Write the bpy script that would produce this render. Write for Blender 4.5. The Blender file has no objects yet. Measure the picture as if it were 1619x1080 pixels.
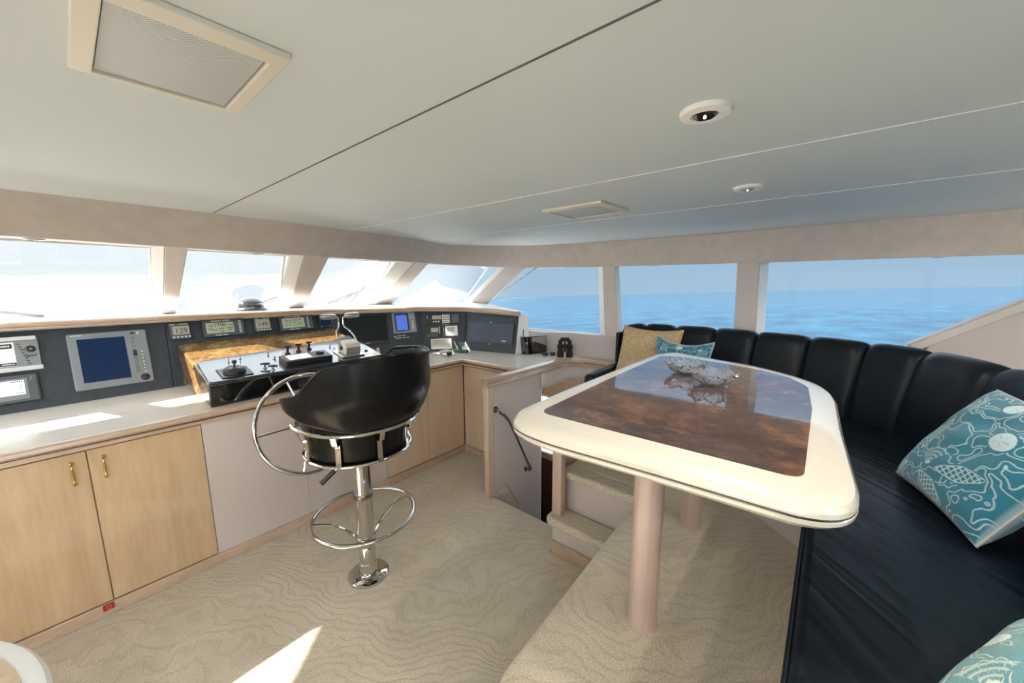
import bpy, bmesh, math, random
import numpy as np
from mathutils import Vector, Matrix, Quaternion
random.seed(7)
PI = math.pi
COL = bpy.context.scene.collection
V = Vector

# ------------------------------------------------------------------ materials
def new_mat(name):
    m = bpy.data.materials.new(name); m.use_nodes = True
    nt = m.node_tree; nt.nodes.clear()
    out = nt.nodes.new('ShaderNodeOutputMaterial'); b = nt.nodes.new('ShaderNodeBsdfPrincipled')
    nt.links.new(b.outputs[0], out.inputs[0])
    return m, nt, b, out

def coords(nt, scale=(1, 1, 1), rot=(0, 0, 0)):
    tc = nt.nodes.new('ShaderNodeTexCoord'); mp = nt.nodes.new('ShaderNodeMapping')
    mp.inputs['Scale'].default_value = scale; mp.inputs['Rotation'].default_value = rot
    nt.links.new(tc.outputs['Object'], mp.inputs[0]); return mp.outputs[0]

def noise(nt, vec, scale, detail=3, rough=.5, dist=0):
    n = nt.nodes.new('ShaderNodeTexNoise'); n.inputs['Scale'].default_value = scale
    n.inputs['Detail'].default_value = detail; n.inputs['Roughness'].default_value = rough
    n.inputs['Distortion'].default_value = dist
    nt.links.new(vec, n.inputs['Vector']); return n.outputs['Fac']

def ramp(nt, fac, stops):
    r = nt.nodes.new('ShaderNodeValToRGB'); els = r.color_ramp.elements
    while len(els) < len(stops): els.new(.5)
    for e, (p, c) in zip(els, stops): e.position = p; e.color = (*c, 1)
    nt.links.new(fac, r.inputs[0]); return r.outputs[0]

def bump(nt, b, h, strength=.2, dist=.002):
    n = nt.nodes.new('ShaderNodeBump'); n.inputs['Strength'].default_value = strength
    n.inputs['Distance'].default_value = dist
    nt.links.new(h, n.inputs['Height']); nt.links.new(n.outputs[0], b.inputs['Normal']); return n

def plain(name, c, rough=.5, metal=0, coat=0, spec=None, var=.06, vscale=6, bmp=0, bscale=200):
    m, nt, b, o = new_mat(name)
    v = coords(nt)
    f = noise(nt, v, vscale, 3)
    lo = tuple(x*(1-var) for x in c); hi = tuple(min(1, x*(1+var)) for x in c)
    nt.links.new(ramp(nt, f, [(.3, lo), (.7, hi)]), b.inputs['Base Color'])
    b.inputs['Roughness'].default_value = rough; b.inputs['Metallic'].default_value = metal
    b.inputs['Coat Weight'].default_value = coat; b.inputs['Coat Roughness'].default_value = .04
    if spec is not None: b.inputs['Specular IOR Level'].default_value = spec
    if bmp: bump(nt, b, noise(nt, v, bscale, 2), bmp)
    return m

def emis(name, c, s, base=None):
    m, nt, b, o = new_mat(name)
    b.inputs['Base Color'].default_value = (*(base or c), 1); b.inputs['Roughness'].default_value = .25; b.inputs['Specular IOR Level'].default_value = .2
    b.inputs['Emission Color'].default_value = (*c, 1); b.inputs['Emission Strength'].default_value = s
    return m

def grain(name, c1, c2, stretch, scale=6, rough=.4, coat=.2, rot=(0, 0, 0), p=(.35, .7)):
    m, nt, b, o = new_mat(name)
    v = coords(nt, stretch, rot)
    f = noise(nt, v, scale, 5, .6, .4)
    f2 = noise(nt, v, scale*7, 3, .6)
    mx = nt.nodes.new('ShaderNodeMath'); mx.operation = 'MULTIPLY_ADD'; mx.inputs[1].default_value = .35
    nt.links.new(f2, mx.inputs[0]); 
    m2 = nt.nodes.new('ShaderNodeMath'); m2.operation = 'MULTIPLY'; m2.inputs[1].default_value = .68
    nt.links.new(f, m2.inputs[0]); nt.links.new(m2.outputs[0], mx.inputs[2])
    nt.links.new(ramp(nt, mx.outputs[0], [(p[0], c1), (p[1], c2)]), b.inputs['Base Color'])
    b.inputs['Roughness'].default_value = rough; b.inputs['Coat Weight'].default_value = coat
    b.inputs['Coat Roughness'].default_value = .08
    return m

def burl(name, dark, mid, light, rough=.25, coat=1, scale=7, ior=1.5):
    m, nt, b, o = new_mat(name)
    v = coords(nt)
    f = noise(nt, v, scale, 8, .65, 1.6)
    g = noise(nt, v, scale*6, 5, .7, 1)
    a = nt.nodes.new('ShaderNodeMath'); a.operation = 'MULTIPLY_ADD'; a.inputs[1].default_value = .4
    nt.links.new(g, a.inputs[0])
    a2 = nt.nodes.new('ShaderNodeMath'); a2.operation = 'MULTIPLY'; a2.inputs[1].default_value = .62
    nt.links.new(f, a2.inputs[0]); nt.links.new(a2.outputs[0], a.inputs[2])
    nt.links.new(ramp(nt, a.outputs[0], [(.36, dark), (.5, mid), (.64, light)]), b.inputs['Base Color'])
    b.inputs['Roughness'].default_value = rough; b.inputs['Coat Weight'].default_value = coat
    b.inputs['Coat Roughness'].default_value = .015; b.inputs['Coat IOR'].default_value = ior; b.inputs['Specular IOR Level'].default_value = .15
    return m

def carpet_mat():
    m, nt, b, o = new_mat('carpet_wool')
    v = coords(nt)
    wn = nt.nodes.new('ShaderNodeTexNoise'); wn.inputs['Scale'].default_value = 1.7; wn.inputs['Detail'].default_value = 2
    nt.links.new(v, wn.inputs['Vector'])
    sub = nt.nodes.new('ShaderNodeVectorMath'); sub.operation = 'SUBTRACT'; sub.inputs[1].default_value = (.5, .5, .5)
    nt.links.new(wn.outputs['Color'], sub.inputs[0])
    scl = nt.nodes.new('ShaderNodeVectorMath'); scl.operation = 'SCALE'; scl.inputs['Scale'].default_value = .8
    nt.links.new(sub.outputs[0], scl.inputs[0])
    add = nt.nodes.new('ShaderNodeVectorMath'); nt.links.new(v, add.inputs[0]); nt.links.new(scl.outputs[0], add.inputs[1])
    w = nt.nodes.new('ShaderNodeTexWave'); w.wave_type = 'BANDS'; w.bands_direction = 'DIAGONAL'
    w.inputs['Scale'].default_value = 7.5; w.inputs['Distortion'].default_value = 5
    w.inputs['Detail'].default_value = 2.5; w.inputs['Detail Scale'].default_value = 2.2
    nt.links.new(add.outputs[0], w.inputs['Vector'])
    lines = nt.nodes.new('ShaderNodeMapRange'); lines.inputs[1].default_value = .0; lines.inputs[2].default_value = .5
    nt.links.new(w.outputs['Fac'], lines.inputs[0])
    n1 = noise(nt, v, 190, 3, .7); n2 = noise(nt, v, 4, 3)
    base = ramp(nt, n2, [(.3, (.60, .53, .415)), (.7, (.68, .61, .49))])
    tuft = ramp(nt, n1, [(.35, (.66, .65, .63)), (.62, (1.04, 1.04, 1.04))])
    ln = ramp(nt, lines.outputs[0], [(0, (.91, .90, .885)), (1, (1, 1, 1))])
    m1 = nt.nodes.new('ShaderNodeMixRGB'); m1.blend_type = 'MULTIPLY'; m1.inputs[0].default_value = 1
    m2 = nt.nodes.new('ShaderNodeMixRGB'); m2.blend_type = 'MULTIPLY'; m2.inputs[0].default_value = 1
    nt.links.new(base, m1.inputs[1]); nt.links.new(tuft, m1.inputs[2])
    nt.links.new(m1.outputs[0], m2.inputs[1]); nt.links.new(ln, m2.inputs[2])
    nt.links.new(m2.outputs[0], b.inputs['Base Color'])
    b.inputs['Roughness'].default_value = .95; b.inputs['Specular IOR Level'].default_value = .1
    b.inputs['Sheen Weight'].default_value = .15
    ad = nt.nodes.new('ShaderNodeMath'); ad.operation = 'ADD'
    nt.links.new(n1, ad.inputs[0]); nt.links.new(lines.outputs[0], ad.inputs[1])
    bump(nt, b, ad.outputs[0], .3, .004)
    return m

def leather(name, c, rough=.32, bs=.35, bd=.012):
    m, nt, b, o = new_mat(name)
    v = coords(nt)
    b.inputs['Base Color'].default_value = (*c, 1); b.inputs['Specular IOR Level'].default_value = .22
    nt.links.new(ramp(nt, noise(nt, v, 5, 3), [(.3, (rough*.85,)*3), (.7, (rough*1.25,)*3)]), b.inputs['Roughness'])
    vo = nt.nodes.new('ShaderNodeTexVoronoi'); vo.inputs['Scale'].default_value = 420
    nt.links.new(v, vo.inputs['Vector'])
    mu = nt.nodes.new('ShaderNodeMath'); mu.operation = 'MULTIPLY_ADD'; mu.inputs[1].default_value = .0002/bd
    nt.links.new(vo.outputs['Distance'], mu.inputs[0])
    mp1 = coords(nt, (1, 1, 1), (0, 0, -.72))
    mp2 = nt.nodes.new('ShaderNodeMapping'); mp2.inputs['Scale'].default_value = (1.1, 9, 3); nt.links.new(mp1, mp2.inputs[0])
    nt.links.new(noise(nt, mp2.outputs[0], 1.6, 2, .45, .4), mu.inputs[2])
    bump(nt, b, mu.outputs[0], bs, bd)
    return m

def glass_pane():
    m = bpy.data.materials.new('window_glass'); m.use_nodes = True; nt = m.node_tree; nt.nodes.clear()
    out = nt.nodes.new('ShaderNodeOutputMaterial'); mix = nt.nodes.new('ShaderNodeMixShader')
    tr = nt.nodes.new('ShaderNodeBsdfTransparent'); gl = nt.nodes.new('ShaderNodeBsdfGlossy')
    tr.inputs[0].default_value = (.97, .985, .99, 1); gl.inputs['Roughness'].default_value = .01
    fr = nt.nodes.new('ShaderNodeFresnel'); fr.inputs[0].default_value = 1.4
    sc = nt.nodes.new('ShaderNodeMath'); sc.operation = 'MULTIPLY'; sc.inputs[1].default_value = .10
    nt.links.new(fr.outputs[0], sc.inputs[0]); nt.links.new(sc.outputs[0], mix.inputs[0])
    nt.links.new(tr.outputs[0], mix.inputs[1]); nt.links.new(gl.outputs[0], mix.inputs[2])
    nt.links.new(mix.outputs[0], out.inputs[0]); return m

def crystal():
    m, nt, b, o = new_mat('crystal_glass')
    b.inputs['Base Color'].default_value = (.97, .98, 1, 1); b.inputs['Roughness'].default_value = .0
    b.inputs['Transmission Weight'].default_value = .94; b.inputs['IOR'].default_value = 1.6
    return m

def sea_mat():
    m, nt, b, o = new_mat('sea_water')
    tc = nt.nodes.new('ShaderNodeTexCoord'); mp = nt.nodes.new('ShaderNodeMapping')
    mp.inputs['Scale'].default_value = (1, 2.6, 1); mp.inputs['Rotation'].default_value = (0, 0, math.radians(49))
    nt.links.new(tc.outputs['Object'], mp.inputs[0])
    f = noise(nt, mp.outputs[0], .22, 6, .62, .3)
    f2 = noise(nt, mp.outputs[0], .07, 5, .62)
    nt.links.new(ramp(nt, f2, [(.38, (.0035, .022, .048)), (.62, (.009, .056, .098))]), b.inputs['Base Color'])
    b.inputs['Roughness'].default_value = .10; b.inputs['IOR'].default_value = 1.33
    bump(nt, b, f, .45, 1.0)
    return m

def pillow_mat(name, c, thread):
    m, nt, b, o = new_mat(name)
    at = nt.nodes.new('ShaderNodeAttribute'); at.attribute_name = 'stitch'
    v = coords(nt)
    wv = nt.nodes.new('ShaderNodeTexNoise'); wv.inputs['Scale'].default_value = 420
    nt.links.new(v, wv.inputs['Vector'])
    base = ramp(nt, wv.outputs['Fac'], [(.3, tuple(x*.78 for x in c)), (.7, tuple(min(1, x*1.18) for x in c))])
    mx = nt.nodes.new('ShaderNodeMixRGB'); mx.inputs[2].default_value = (*thread, 1)
    nt.links.new(at.outputs['Fac'], mx.inputs[0]); nt.links.new(base, mx.inputs[1])
    nt.links.new(mx.outputs[0], b.inputs['Base Color'])
    b.inputs['Roughness'].default_value = .85; b.inputs['Sheen Weight'].default_value = .3
    ad = nt.nodes.new('ShaderNodeMath'); ad.operation = 'MULTIPLY_ADD'; ad.inputs[1].default_value = .3
    nt.links.new(wv.outputs['Fac'], ad.inputs[0]); nt.links.new(at.outputs['Fac'], ad.inputs[2])
    bump(nt, b, ad.outputs[0], .5, .003)
    return m

def mesh_grille():
    m, nt, b, o = new_mat('perforated_grille')
    v = coords(nt, (1, 1, 0), (0, 0, .6))
    vo = nt.nodes.new('ShaderNodeTexVoronoi'); vo.inputs['Scale'].default_value = 330; vo.inputs['Randomness'].default_value = .0
    nt.links.new(v, vo.inputs['Vector'])
    nt.links.new(ramp(nt, vo.outputs['Distance'], [(.28, (.27, .30, .31)), (.4, (.60, .64, .65))]), b.inputs['Base Color'])
    b.inputs['Roughness'].default_value = .55
    return m

M = {}
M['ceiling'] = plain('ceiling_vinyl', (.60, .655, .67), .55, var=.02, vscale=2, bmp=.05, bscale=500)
M['seam'] = plain('seam_welt', (.78, .79, .78), .5)
M['gap'] = plain('seam_gap', (.10, .10, .10), .8)
M['valance'] = plain('valance_suede', (.60, .525, .475), .9, var=.06, vscale=14, bmp=.3, bscale=240)
M['soffit'] = plain('soffit_white', (.80, .79, .76), .5)
M['pillar'] = plain('pillar_vinyl', (.60, .54, .50), .6, var=.03)
M['pillarw'] = plain('pillar_pale', (.78, .77, .75), .6, var=.03)
M['mauve'] = plain('mauve_laminate', (.52, .455, .43), .5, var=.03, vscale=3)
M['maple'] = grain('maple_veneer', (.39, .265, .145), (.53, .385, .23), (1, 1, .12), 7, .42, .25)
M['maple_pale'] = grain('pickled_maple_veneer', (.52, .39, .27), (.63, .49, .35), (1, 1, .12), 7, .45, .2)
M['trim'] = grain('pickled_oak_trim', (.38, .265, .185), (.54, .40, .295), (.25, .25, 1), 9, .3, .5)
M['trimv'] = grain('pickled_oak_upright', (.45, .33, .25), (.60, .46, .36), (1, 1, .08), 9, .35, .3)
M['leg'] = grain('whitewashed_oak', (.43, .315, .26), (.57, .445, .38), (1, 1, .05), 12, .4, .3)
M['counter'] = plain('stone_laminate', (.70, .65, .585), .22, var=.05, vscale=90, coat=.2)
M['carpet'] = carpet_mat()
M['dash'] = plain('dash_vinyl', (.020, .030, .040), .42, var=.2, vscale=30, bmp=.15, bscale=500)
M['dashgap'] = plain('dash_gap', (.004, .005, .006), .7)
M['dashblue'] = plain('dash_door', (.028, .045, .075), .35, var=.15, vscale=9)
M['black'] = plain('black_plastic', (.012, .013, .015), .35, var=.2)
M['blackgloss'] = plain('black_gloss', (.008, .008, .009), .08, coat=1, var=.1)
M['podtop'] = plain('black_acrylic', (.035, .042, .055), .16, coat=.6, var=.1, bmp=.02, bscale=900)
M['grey'] = plain('grey_plastic', (.20, .22, .235), .45, var=.06)
M['greydark'] = plain('charcoal_plastic', (.075, .085, .095), .45, var=.1)
M['silver'] = plain('silver_plastic', (.58, .58, .60), .35, metal=.3, var=.04)
M['white'] = plain('white_plastic', (.80, .79, .76), .4, var=.02)
M['cream'] = plain('cream_plastic', (.70, .66, .57), .45, var=.03)
M['chrome'] = plain('chrome', (.62, .60, .57), .06, metal=1, var=.02)
M['satin'] = plain('satin_aluminium', (.50, .50, .50), .33, metal=.85, var=.05)
M['brass'] = plain('brass', (.80, .55, .20), .18, metal=1, var=.05)
M['bronze'] = plain('dark_metal', (.24, .22, .21), .2, metal=.9)
M['leather'] = leather('navy_black_leather', (.006, .010, .015), .38)
M['leather2'] = leather('black_leather', (.005, .005, .005), .24, .3, .006)
M['leather_seat'] = leather('wrinkled_leather', (.004, .008, .013), .36, .5, .02)
M['burl'] = burl('burl_dash', (.04, .014, .004), (.15, .078, .022), (.33, .20, .07), .3, 1, 14)
M['burltable'] = burl('burl_table', (.008, .003, .002), (.055, .019, .007), (.21, .085, .026), .35, 1, 3.2, 1.62)
M['cream_lacquer'] = plain('cream_lacquer', (.71, .655, .55), .30, coat=1, var=.03, vscale=60)
M['lcd'] = emis('lcd_green', (.45, .52, .36), .10, (.30, .34, .23))
M['lcdwarm'] = emis('lcd_warm', (.50, .47, .38), .08, (.30, .29, .24))
M['lcdmint'] = emis('lcd_mint', (.62, .74, .68), .25, (.6, .7, .65))
M['lcdbright'] = emis('lcd_bright', (.85, .93, .98), .45, (.8, .85, .9))
M['screennavy'] = emis('radar_screen', (.003, .020, .075), .25, (.003, .010, .035))
M['screenblue'] = emis('plotter_screen', (.08, .16, .60), .35, (.06, .1, .4))
M['screenblack'] = plain('dark_screen', (.008, .012, .015), .12, var=.1)
M['ink'] = plain('lcd_ink', (.03, .035, .03), .6)
M['inkwhite'] = plain('white_print', (.78, .80, .82), .5)
M['green'] = plain('green_plastic', (.03, .09, .05), .35)
M['glass'] = glass_pane()
M['crystal'] = crystal()
M['sea'] = sea_mat()
M['red'] = plain('red_tape', (.30, .01, .012), .5)
M['pinkprint'] = plain('pink_print', (.62, .25, .25), .5)
M['tan'] = plain('tan_bolster_fabric', (.50, .37, .21), .95, var=.22, vscale=60, bmp=.6, bscale=260)
M['teal'] = pillow_mat('teal_embroidered', (.012, .155, .225), (.46, .60, .64))
M['teal_pale'] = pillow_mat('pale_teal_embroidered', (.12, .31, .33), (.66, .76, .70))
M['piping'] = plain('piping_cord', (.42, .44, .42), .8)
M['mesh'] = mesh_grille()
M['lamp'] = emis('lamp_glass', (1, .96, .9), .5, (.8, .8, .8))
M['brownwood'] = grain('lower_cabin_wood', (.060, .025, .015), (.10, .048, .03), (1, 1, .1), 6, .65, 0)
M['tanwood'] = grain('lower_shelf_wood', (.42, .27, .13), (.60, .42, .24), (.2, 1, 1), 8, .35, .3)
M['deck'] = plain('white_gelcoat', (.80, .82, .84), .3)
M['rubber'] = plain('rubber', (.008, .008, .008), .7)

# ------------------------------------------------------------------ builders
def frame(P0, u, v):
    u = V(u).normalized(); v = V(v); v = (v-u*v.dot(u)).normalized(); n = u.cross(v)
    m = Matrix((( u.x, v.x, n.x, P0[0]), (u.y, v.y, n.y, P0[1]), (u.z, v.z, n.z, P0[2]), (0, 0, 0, 1)))
    return m

class MB:
    def __init__(s): s.bm = bmesh.new()
    def box(s, lo, hi, F=None):
        r = bmesh.ops.create_cube(s.bm, size=1)['verts']
        for v in r:
            v.co = V([(lo[i]+hi[i])/2 + v.co[i]*(hi[i]-lo[i]) for i in range(3)])
            if F is not None: v.co = F @ v.co
        return s
    def poly(s, pts, z0, z1, F=None, top_scale=None):
        """extrude polygon (xy) from z0 to z1"""
        a = []; b = []
        for p in pts:
            A = V((p[0], p[1], z0)); B = V((p[0], p[1], z1))
            a.append(s.bm.verts.new(F @ A if F is not None else A)); b.append(s.bm.verts.new(F @ B if F is not None else B))
        n = len(pts); fs = [s.bm.faces.new(a[::-1]), s.bm.faces.new(b)]
        for i in range(n): fs.append(s.bm.faces.new((a[i], a[(i+1) % n], b[(i+1) % n], b[i])))
        return s
    def solid(s, A, B):
        """two matching 3D loops joined"""
        a = [s.bm.verts.new(p) for p in A]; b = [s.bm.verts.new(p) for p in B]; n = len(A)
        s.bm.faces.new(a[::-1]); s.bm.faces.new(b)
        for i in range(n): s.bm.faces.new((a[i], a[(i+1) % n], b[(i+1) % n], b[i]))
        return s
    def tube(s, path, r, closed=False, n=12, cap=True):
        P = [V(p) for p in path]; m = len(P)
        rs = r if isinstance(r, (list, tuple)) else [r]*m
        T = []
        for i in range(m):
            if closed: t = P[(i+1) % m]-P[i-1]
            else: t = P[min(i+1, m-1)]-P[max(i-1, 0)]
            T.append(t.normalized())
        up = V((0, 0, 1)) if abs(T[0].z) < .9 else V((1, 0, 0))
        N = (up-T[0]*up.dot(T[0])).normalized(); rings = []
        for i in range(m):
            N = (N-T[i]*N.dot(T[i])).normalized(); B = T[i].cross(N)
            rings.append([s.bm.verts.new(P[i]+(N*math.cos(2*PI*k/n)+B*math.sin(2*PI*k/n))*rs[i]) for k in range(n)])
        for i in range(m if closed else m-1):
            a, b = rings[i], rings[(i+1) % m]
            off = 0
            if closed and i == m-1:
                off = min(range(n), key=lambda o: (a[0].co-b[o].co).length)
            for k in range(n): s.bm.faces.new((a[k], a[(k+1) % n], b[(k+1+off) % n], b[(k+off) % n]))
        if not closed and cap: s.bm.faces.new(rings[0][::-1]); s.bm.faces.new(rings[-1])
        return s
    def sweep(s, prof, path, closed=False, up=(0, 0, 1)):
        """prof: list of (side, up) points, path: 3D polyline kept level; side = to the right of travel"""
        P = [V(p) for p in path]; m = len(P); rings = []; up = V(up)
        for i in range(m):
            d0 = (P[i]-P[i-1]).normalized() if (i > 0 or closed) else (P[1]-P[0]).normalized()
            d1 = (P[(i+1) % m]-P[i]).normalized() if (i < m-1 or closed) else d0
            s0 = d0.cross(up).normalized(); s1 = d1.cross(up).normalized(); sd = (s0+s1)
            sd = sd.normalized(); k = 1/max(.3, sd.dot(s0))
            rings.append([s.bm.verts.new(P[i]+sd*a*k+up*b) for a, b in prof])
        n = len(prof)
        for i in range(m if closed else m-1):
            a, b = rings[i], rings[(i+1) % m]
            for k in range(n): s.bm.faces.new((a[k], b[k], b[(k+1) % n], a[(k+1) % n]))
        if not closed: s.bm.faces.new(rings[0]); s.bm.faces.new(rings[-1][::-1])
        return s
    def lathe(s, prof, c, n=32, F=None, scale=(1, 1)):
        """prof (r,z) about z through c; or in frame F"""
        rings = []
        for r, z in prof:
            ring = []
            for k in range(n):
                p = V((r*math.cos(2*PI*k/n)*scale[0], r*math.sin(2*PI*k/n)*scale[1], z))
                p = (F @ p) if F is not None else p+V(c)
                ring.append(s.bm.verts.new(p))
            rings.append(ring)
        for a, b in zip(rings, rings[1:]):
            for k in range(n): s.bm.faces.new((a[k], a[(k+1) % n], b[(k+1) % n], b[k]))
        s.bm.faces.new(rings[0][::-1]); s.bm.faces.new(rings[-1])
        return s
    def grid(s, f, nu, nv, cu=False, cv=False):
        g = [[s.bm.verts.new(f(i/(nu if cu else nu-1), j/(nv if cv else nv-1))) for j in range(nv)] for i in range(nu)]
        for i in range(nu if cu else nu-1):
            for j in range(nv if cv else nv-1):
                s.bm.faces.new((g[i][j], g[(i+1) % nu][j], g[(i+1) % nu][(j+1) % nv], g[i][(j+1) % nv]))
        return g
    def ball(s, c, r, sc=(1, 1, 1), n=16):
        vs = bmesh.ops.create_uvsphere(s.bm, u_segments=n, v_segments=n//2+2, radius=r)['verts']
        for v in vs: v.co = V([c[i]+v.co[i]*sc[i] for i in range(3)])
        return s
    def build(s, name, m, parent=None, bevel=0, seg=2, ang=35, weld=False, loc=None):
        bm = s.bm
        if weld: bmesh.ops.remove_doubles(bm, verts=bm.verts, dist=1e-5)
        bmesh.ops.recalc_face_normals(bm, faces=bm.faces)
        root = parent
        off = V((0, 0, 0))
        while root is not None:
            off = off+root.location; root = root.parent
        if parent is None:
            if loc is None:
                xs = [v.co for v in bm.verts]
                loc = V(((min(p.x for p in xs)+max(p.x for p in xs))/2, (min(p.y for p in xs)+max(p.y for p in xs))/2, min(p.z for p in xs)))
            off = V(loc)
        for v in bm.verts: v.co -= off
        for f in bm.faces: f.smooth = True
        for e in bm.edges:
            if len(e.link_faces) == 2 and e.calc_face_angle(0) > math.radians(ang): e.smooth = False
        me = bpy.data.meshes.new(name); bm.to_mesh(me); bm.free()
        me.materials.append(M[m] if isinstance(m, str) else m)
        o = bpy.data.objects.new(name, me); COL.objects.link(o)
        if parent is not None: o.parent = parent
        else: o.location = off
        if bevel:
            b = o.modifiers.new('bevel', 'BEVEL'); b.width = bevel; b.segments = seg; b.limit_method = 'ANGLE'
            b.angle_limit = math.radians(40); b.harden_normals = False
        return o

def thing(name, label, cat, loc, group=None):
    o = bpy.data.objects.new(name, None); COL.objects.link(o); o.location = loc; o.empty_display_size = .1
    o['label'] = label; o['category'] = cat
    if group: o['group'] = group
    return o
def tag(o, label, cat, group=None):
    o['label'] = label; o['category'] = cat
    if group: o['group'] = group
    return o
def struct(o, label=None):
    o['kind'] = 'structure'
    if label: o['label'] = label
    return o
def copy_tree(o, parent=None):
    c = o.copy(); COL.objects.link(c)
    if parent is not None: c.parent = parent
    for ch in list(o.children): copy_tree(ch, c)
    return c
def bez(pts, n=8):
    """Catmull-Rom through points"""
    P = [V(p) for p in pts]; out = []
    for i in range(len(P)-1):
        p0 = P[max(i-1, 0)]; p1 = P[i]; p2 = P[i+1]; p3 = P[min(i+2, len(P)-1)]
        for k in range(n):
            t = k/n
            out.append(.5*((2*p1)+(p2-p0)*t+(2*p0-5*p1+4*p2-p3)*t*t+(3*p1-p0-3*p2+p3)*t**3))
    out.append(P[-1]); return out
def round_poly(pts, rad, n=6):
    out = []; m = len(pts)
    for i in range(m):
        p = V((*pts[i][:2], 0)); a = V((*pts[i-1][:2], 0)); b = V((*pts[(i+1) % m][:2], 0))
        r = rad[i] if isinstance(rad, (list, tuple)) else rad
        if r <= 0: out.append((p.x, p.y)); continue
        da = (a-p).normalized(); db = (b-p).normalized()
        for k in range(n+1):
            t = k/n
            q = (p+da*r)*(1-t)**2+p*2*t*(1-t)+(p+db*r)*t*t
            out.append((q.x, q.y))
    return out
def text_mesh(s, size, F, m, parent, name='lettering', depth=.0006, align='CENTER'):
    cu = bpy.data.curves.new('txt', 'FONT'); cu.body = s; cu.size = size; cu.align_x = align; cu.align_y = 'CENTER'
    cu.extrude = depth
    t = bpy.data.objects.new('txt', cu); COL.objects.link(t)
    dg = bpy.context.evaluated_depsgraph_get(); me = bpy.data.meshes.new_from_object(t.evaluated_get(dg))
    bpy.data.objects.remove(t)
    off = V((0, 0, 0)); r = parent
    while r is not None: off += r.location; r = r.parent
    for v in me.vertices: v.co = (F @ v.co)-off
    me.materials.clear(); me.materials.append(M[m])
    o = bpy.data.objects.new(name, me); COL.objects.link(o); o.parent = parent
    return o

CT = .93      # counter height
ZC = 1.96     # ceiling height
ZP = .50      # dinette platform height
LAMP = 2.5
MILK = 4.2

# ------------------------------------------------------------------ floor, platform, steps, stairwell
mb = MB(); mb.poly([(-2.6, -3), (.62, -3), (.62, .67), (1.72, .67), (1.72, 1.175), (1.91, 1.175), (1.91, 1.86), (2.4, 1.90), (2.4, 2.66), (-2.6, 2.66)], -.05, 0)
struct(mb.build('floor', 'carpet', loc=(0, 0, 0)), 'beige carpeted lower floor with carved wavy lines')
mb = MB(); mb.poly(round_poly([(.66, -3), (3.1, -3), (3.1, 1.16), (1.905, 1.16), (1.905, .685), (1.80, .68), (.62, .63), (.60, .2)], [0, 0, 0, 0, 0, 0, .10, 0], 10), 0.0, ZP)
struct(mb.build('dinette_platform', 'carpet', bevel=.018, seg=3, loc=(0, 0, 0)), 'raised carpeted platform under the dinette table')

st = thing('platform_steps', 'two carpeted steps with mauve risers climbing to the raised dinette platform', 'steps', (1.76, .9, 0))
MB().box((1.73, .69, 0), (1.832, 1.16, .199)).build('riser', 'mauve', st)
MB().box((1.715, .69, 0), (1.729, 1.155, .085)).build('kick_trim', 'trim', st, bevel=.003)
MB().poly(round_poly([(1.675, .69), (1.675, 1.185), (1.833, 1.185), (1.833, .69)], [0, .05, 0, 0]), .20, .252).build('tread', 'carpet', st, bevel=.018, seg=3)
MB().box((1.835, .69, 0), (1.903, 1.16, .451)).build('riser', 'mauve', st)
MB().poly([(1.80, .69), (1.80, 1.165), (1.904, 1.165), (1.904, .69)], .452, .502).build('tread', 'carpet', st, bevel=.018, seg=3)
ps = thing('stair_post', 'pickled oak end post with mauve side panel between the stairwell and the platform steps', 'post', (1.74, 1.12, 0))
MB().box((1.725, 1.10, .25), (1.775, 1.165, .80)).build('post', 'trimv', ps, bevel=.008)
MB().box((1.777, 1.168, 0), (2.38, 1.19, .80)).build('side_panel', 'mauve', ps)

# stairwell going down to starboard
struct(MB().box((1.905, 1.16, -1.1), (1.93, 1.86, -.002)).build('wall_stairwell', 'mauve'))
mb = MB()
for k in range(3): mb.box((1.93+.2*k, 1.18, -1.1), (1.95+.2*(k+1), 1.83, -.22-.22*k))
struct(mb.build('stairwell_steps', 'carpet', bevel=.012))
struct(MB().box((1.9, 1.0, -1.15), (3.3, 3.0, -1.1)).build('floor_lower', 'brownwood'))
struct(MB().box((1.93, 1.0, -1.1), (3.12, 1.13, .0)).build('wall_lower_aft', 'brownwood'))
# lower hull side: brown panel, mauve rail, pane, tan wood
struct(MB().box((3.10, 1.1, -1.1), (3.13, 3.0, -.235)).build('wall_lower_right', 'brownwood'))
struct(MB().box((3.085, 1.1, -.235), (3.13, 3.0, -.16)).build('trim_1', 'trim', bevel=.005))
struct(MB().box((3.10, 1.1, .455), (3.13, 3.0, .93)).build('wall_lower_upper', 'tanwood'))
w = struct(MB().box((3.095, 1.1, .44), (3.13, 3.0, .462)).build('window_6', 'soffit', bevel=.003), 'low hull window beside the stairwell')
w2 = MB().box((3.11, 1.1, -.16), (3.116, 3.0, .44)).build('pane', 'glass', w)
struct(MB().box((2.405, 1.90, -1.1), (2.53, 3.0, -.003)).build('lower_light_block', 'brownwood'))  # unseen block added to keep sun off the lower stairwell wall
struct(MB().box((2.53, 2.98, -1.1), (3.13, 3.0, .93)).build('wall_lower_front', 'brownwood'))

struct(MB().box((3.14, .2, -.45), (4.5, 4.4, -.40)).build('bounce_deck', 'deck'), 'white deck added outside to brighten the low window')  # white deck and bulwark added outside so the low pane looks bright
struct(MB().box((4.4, .2, -.40), (4.5, 4.4, .35)).build('bounce_bulwark', 'deck'))
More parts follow.
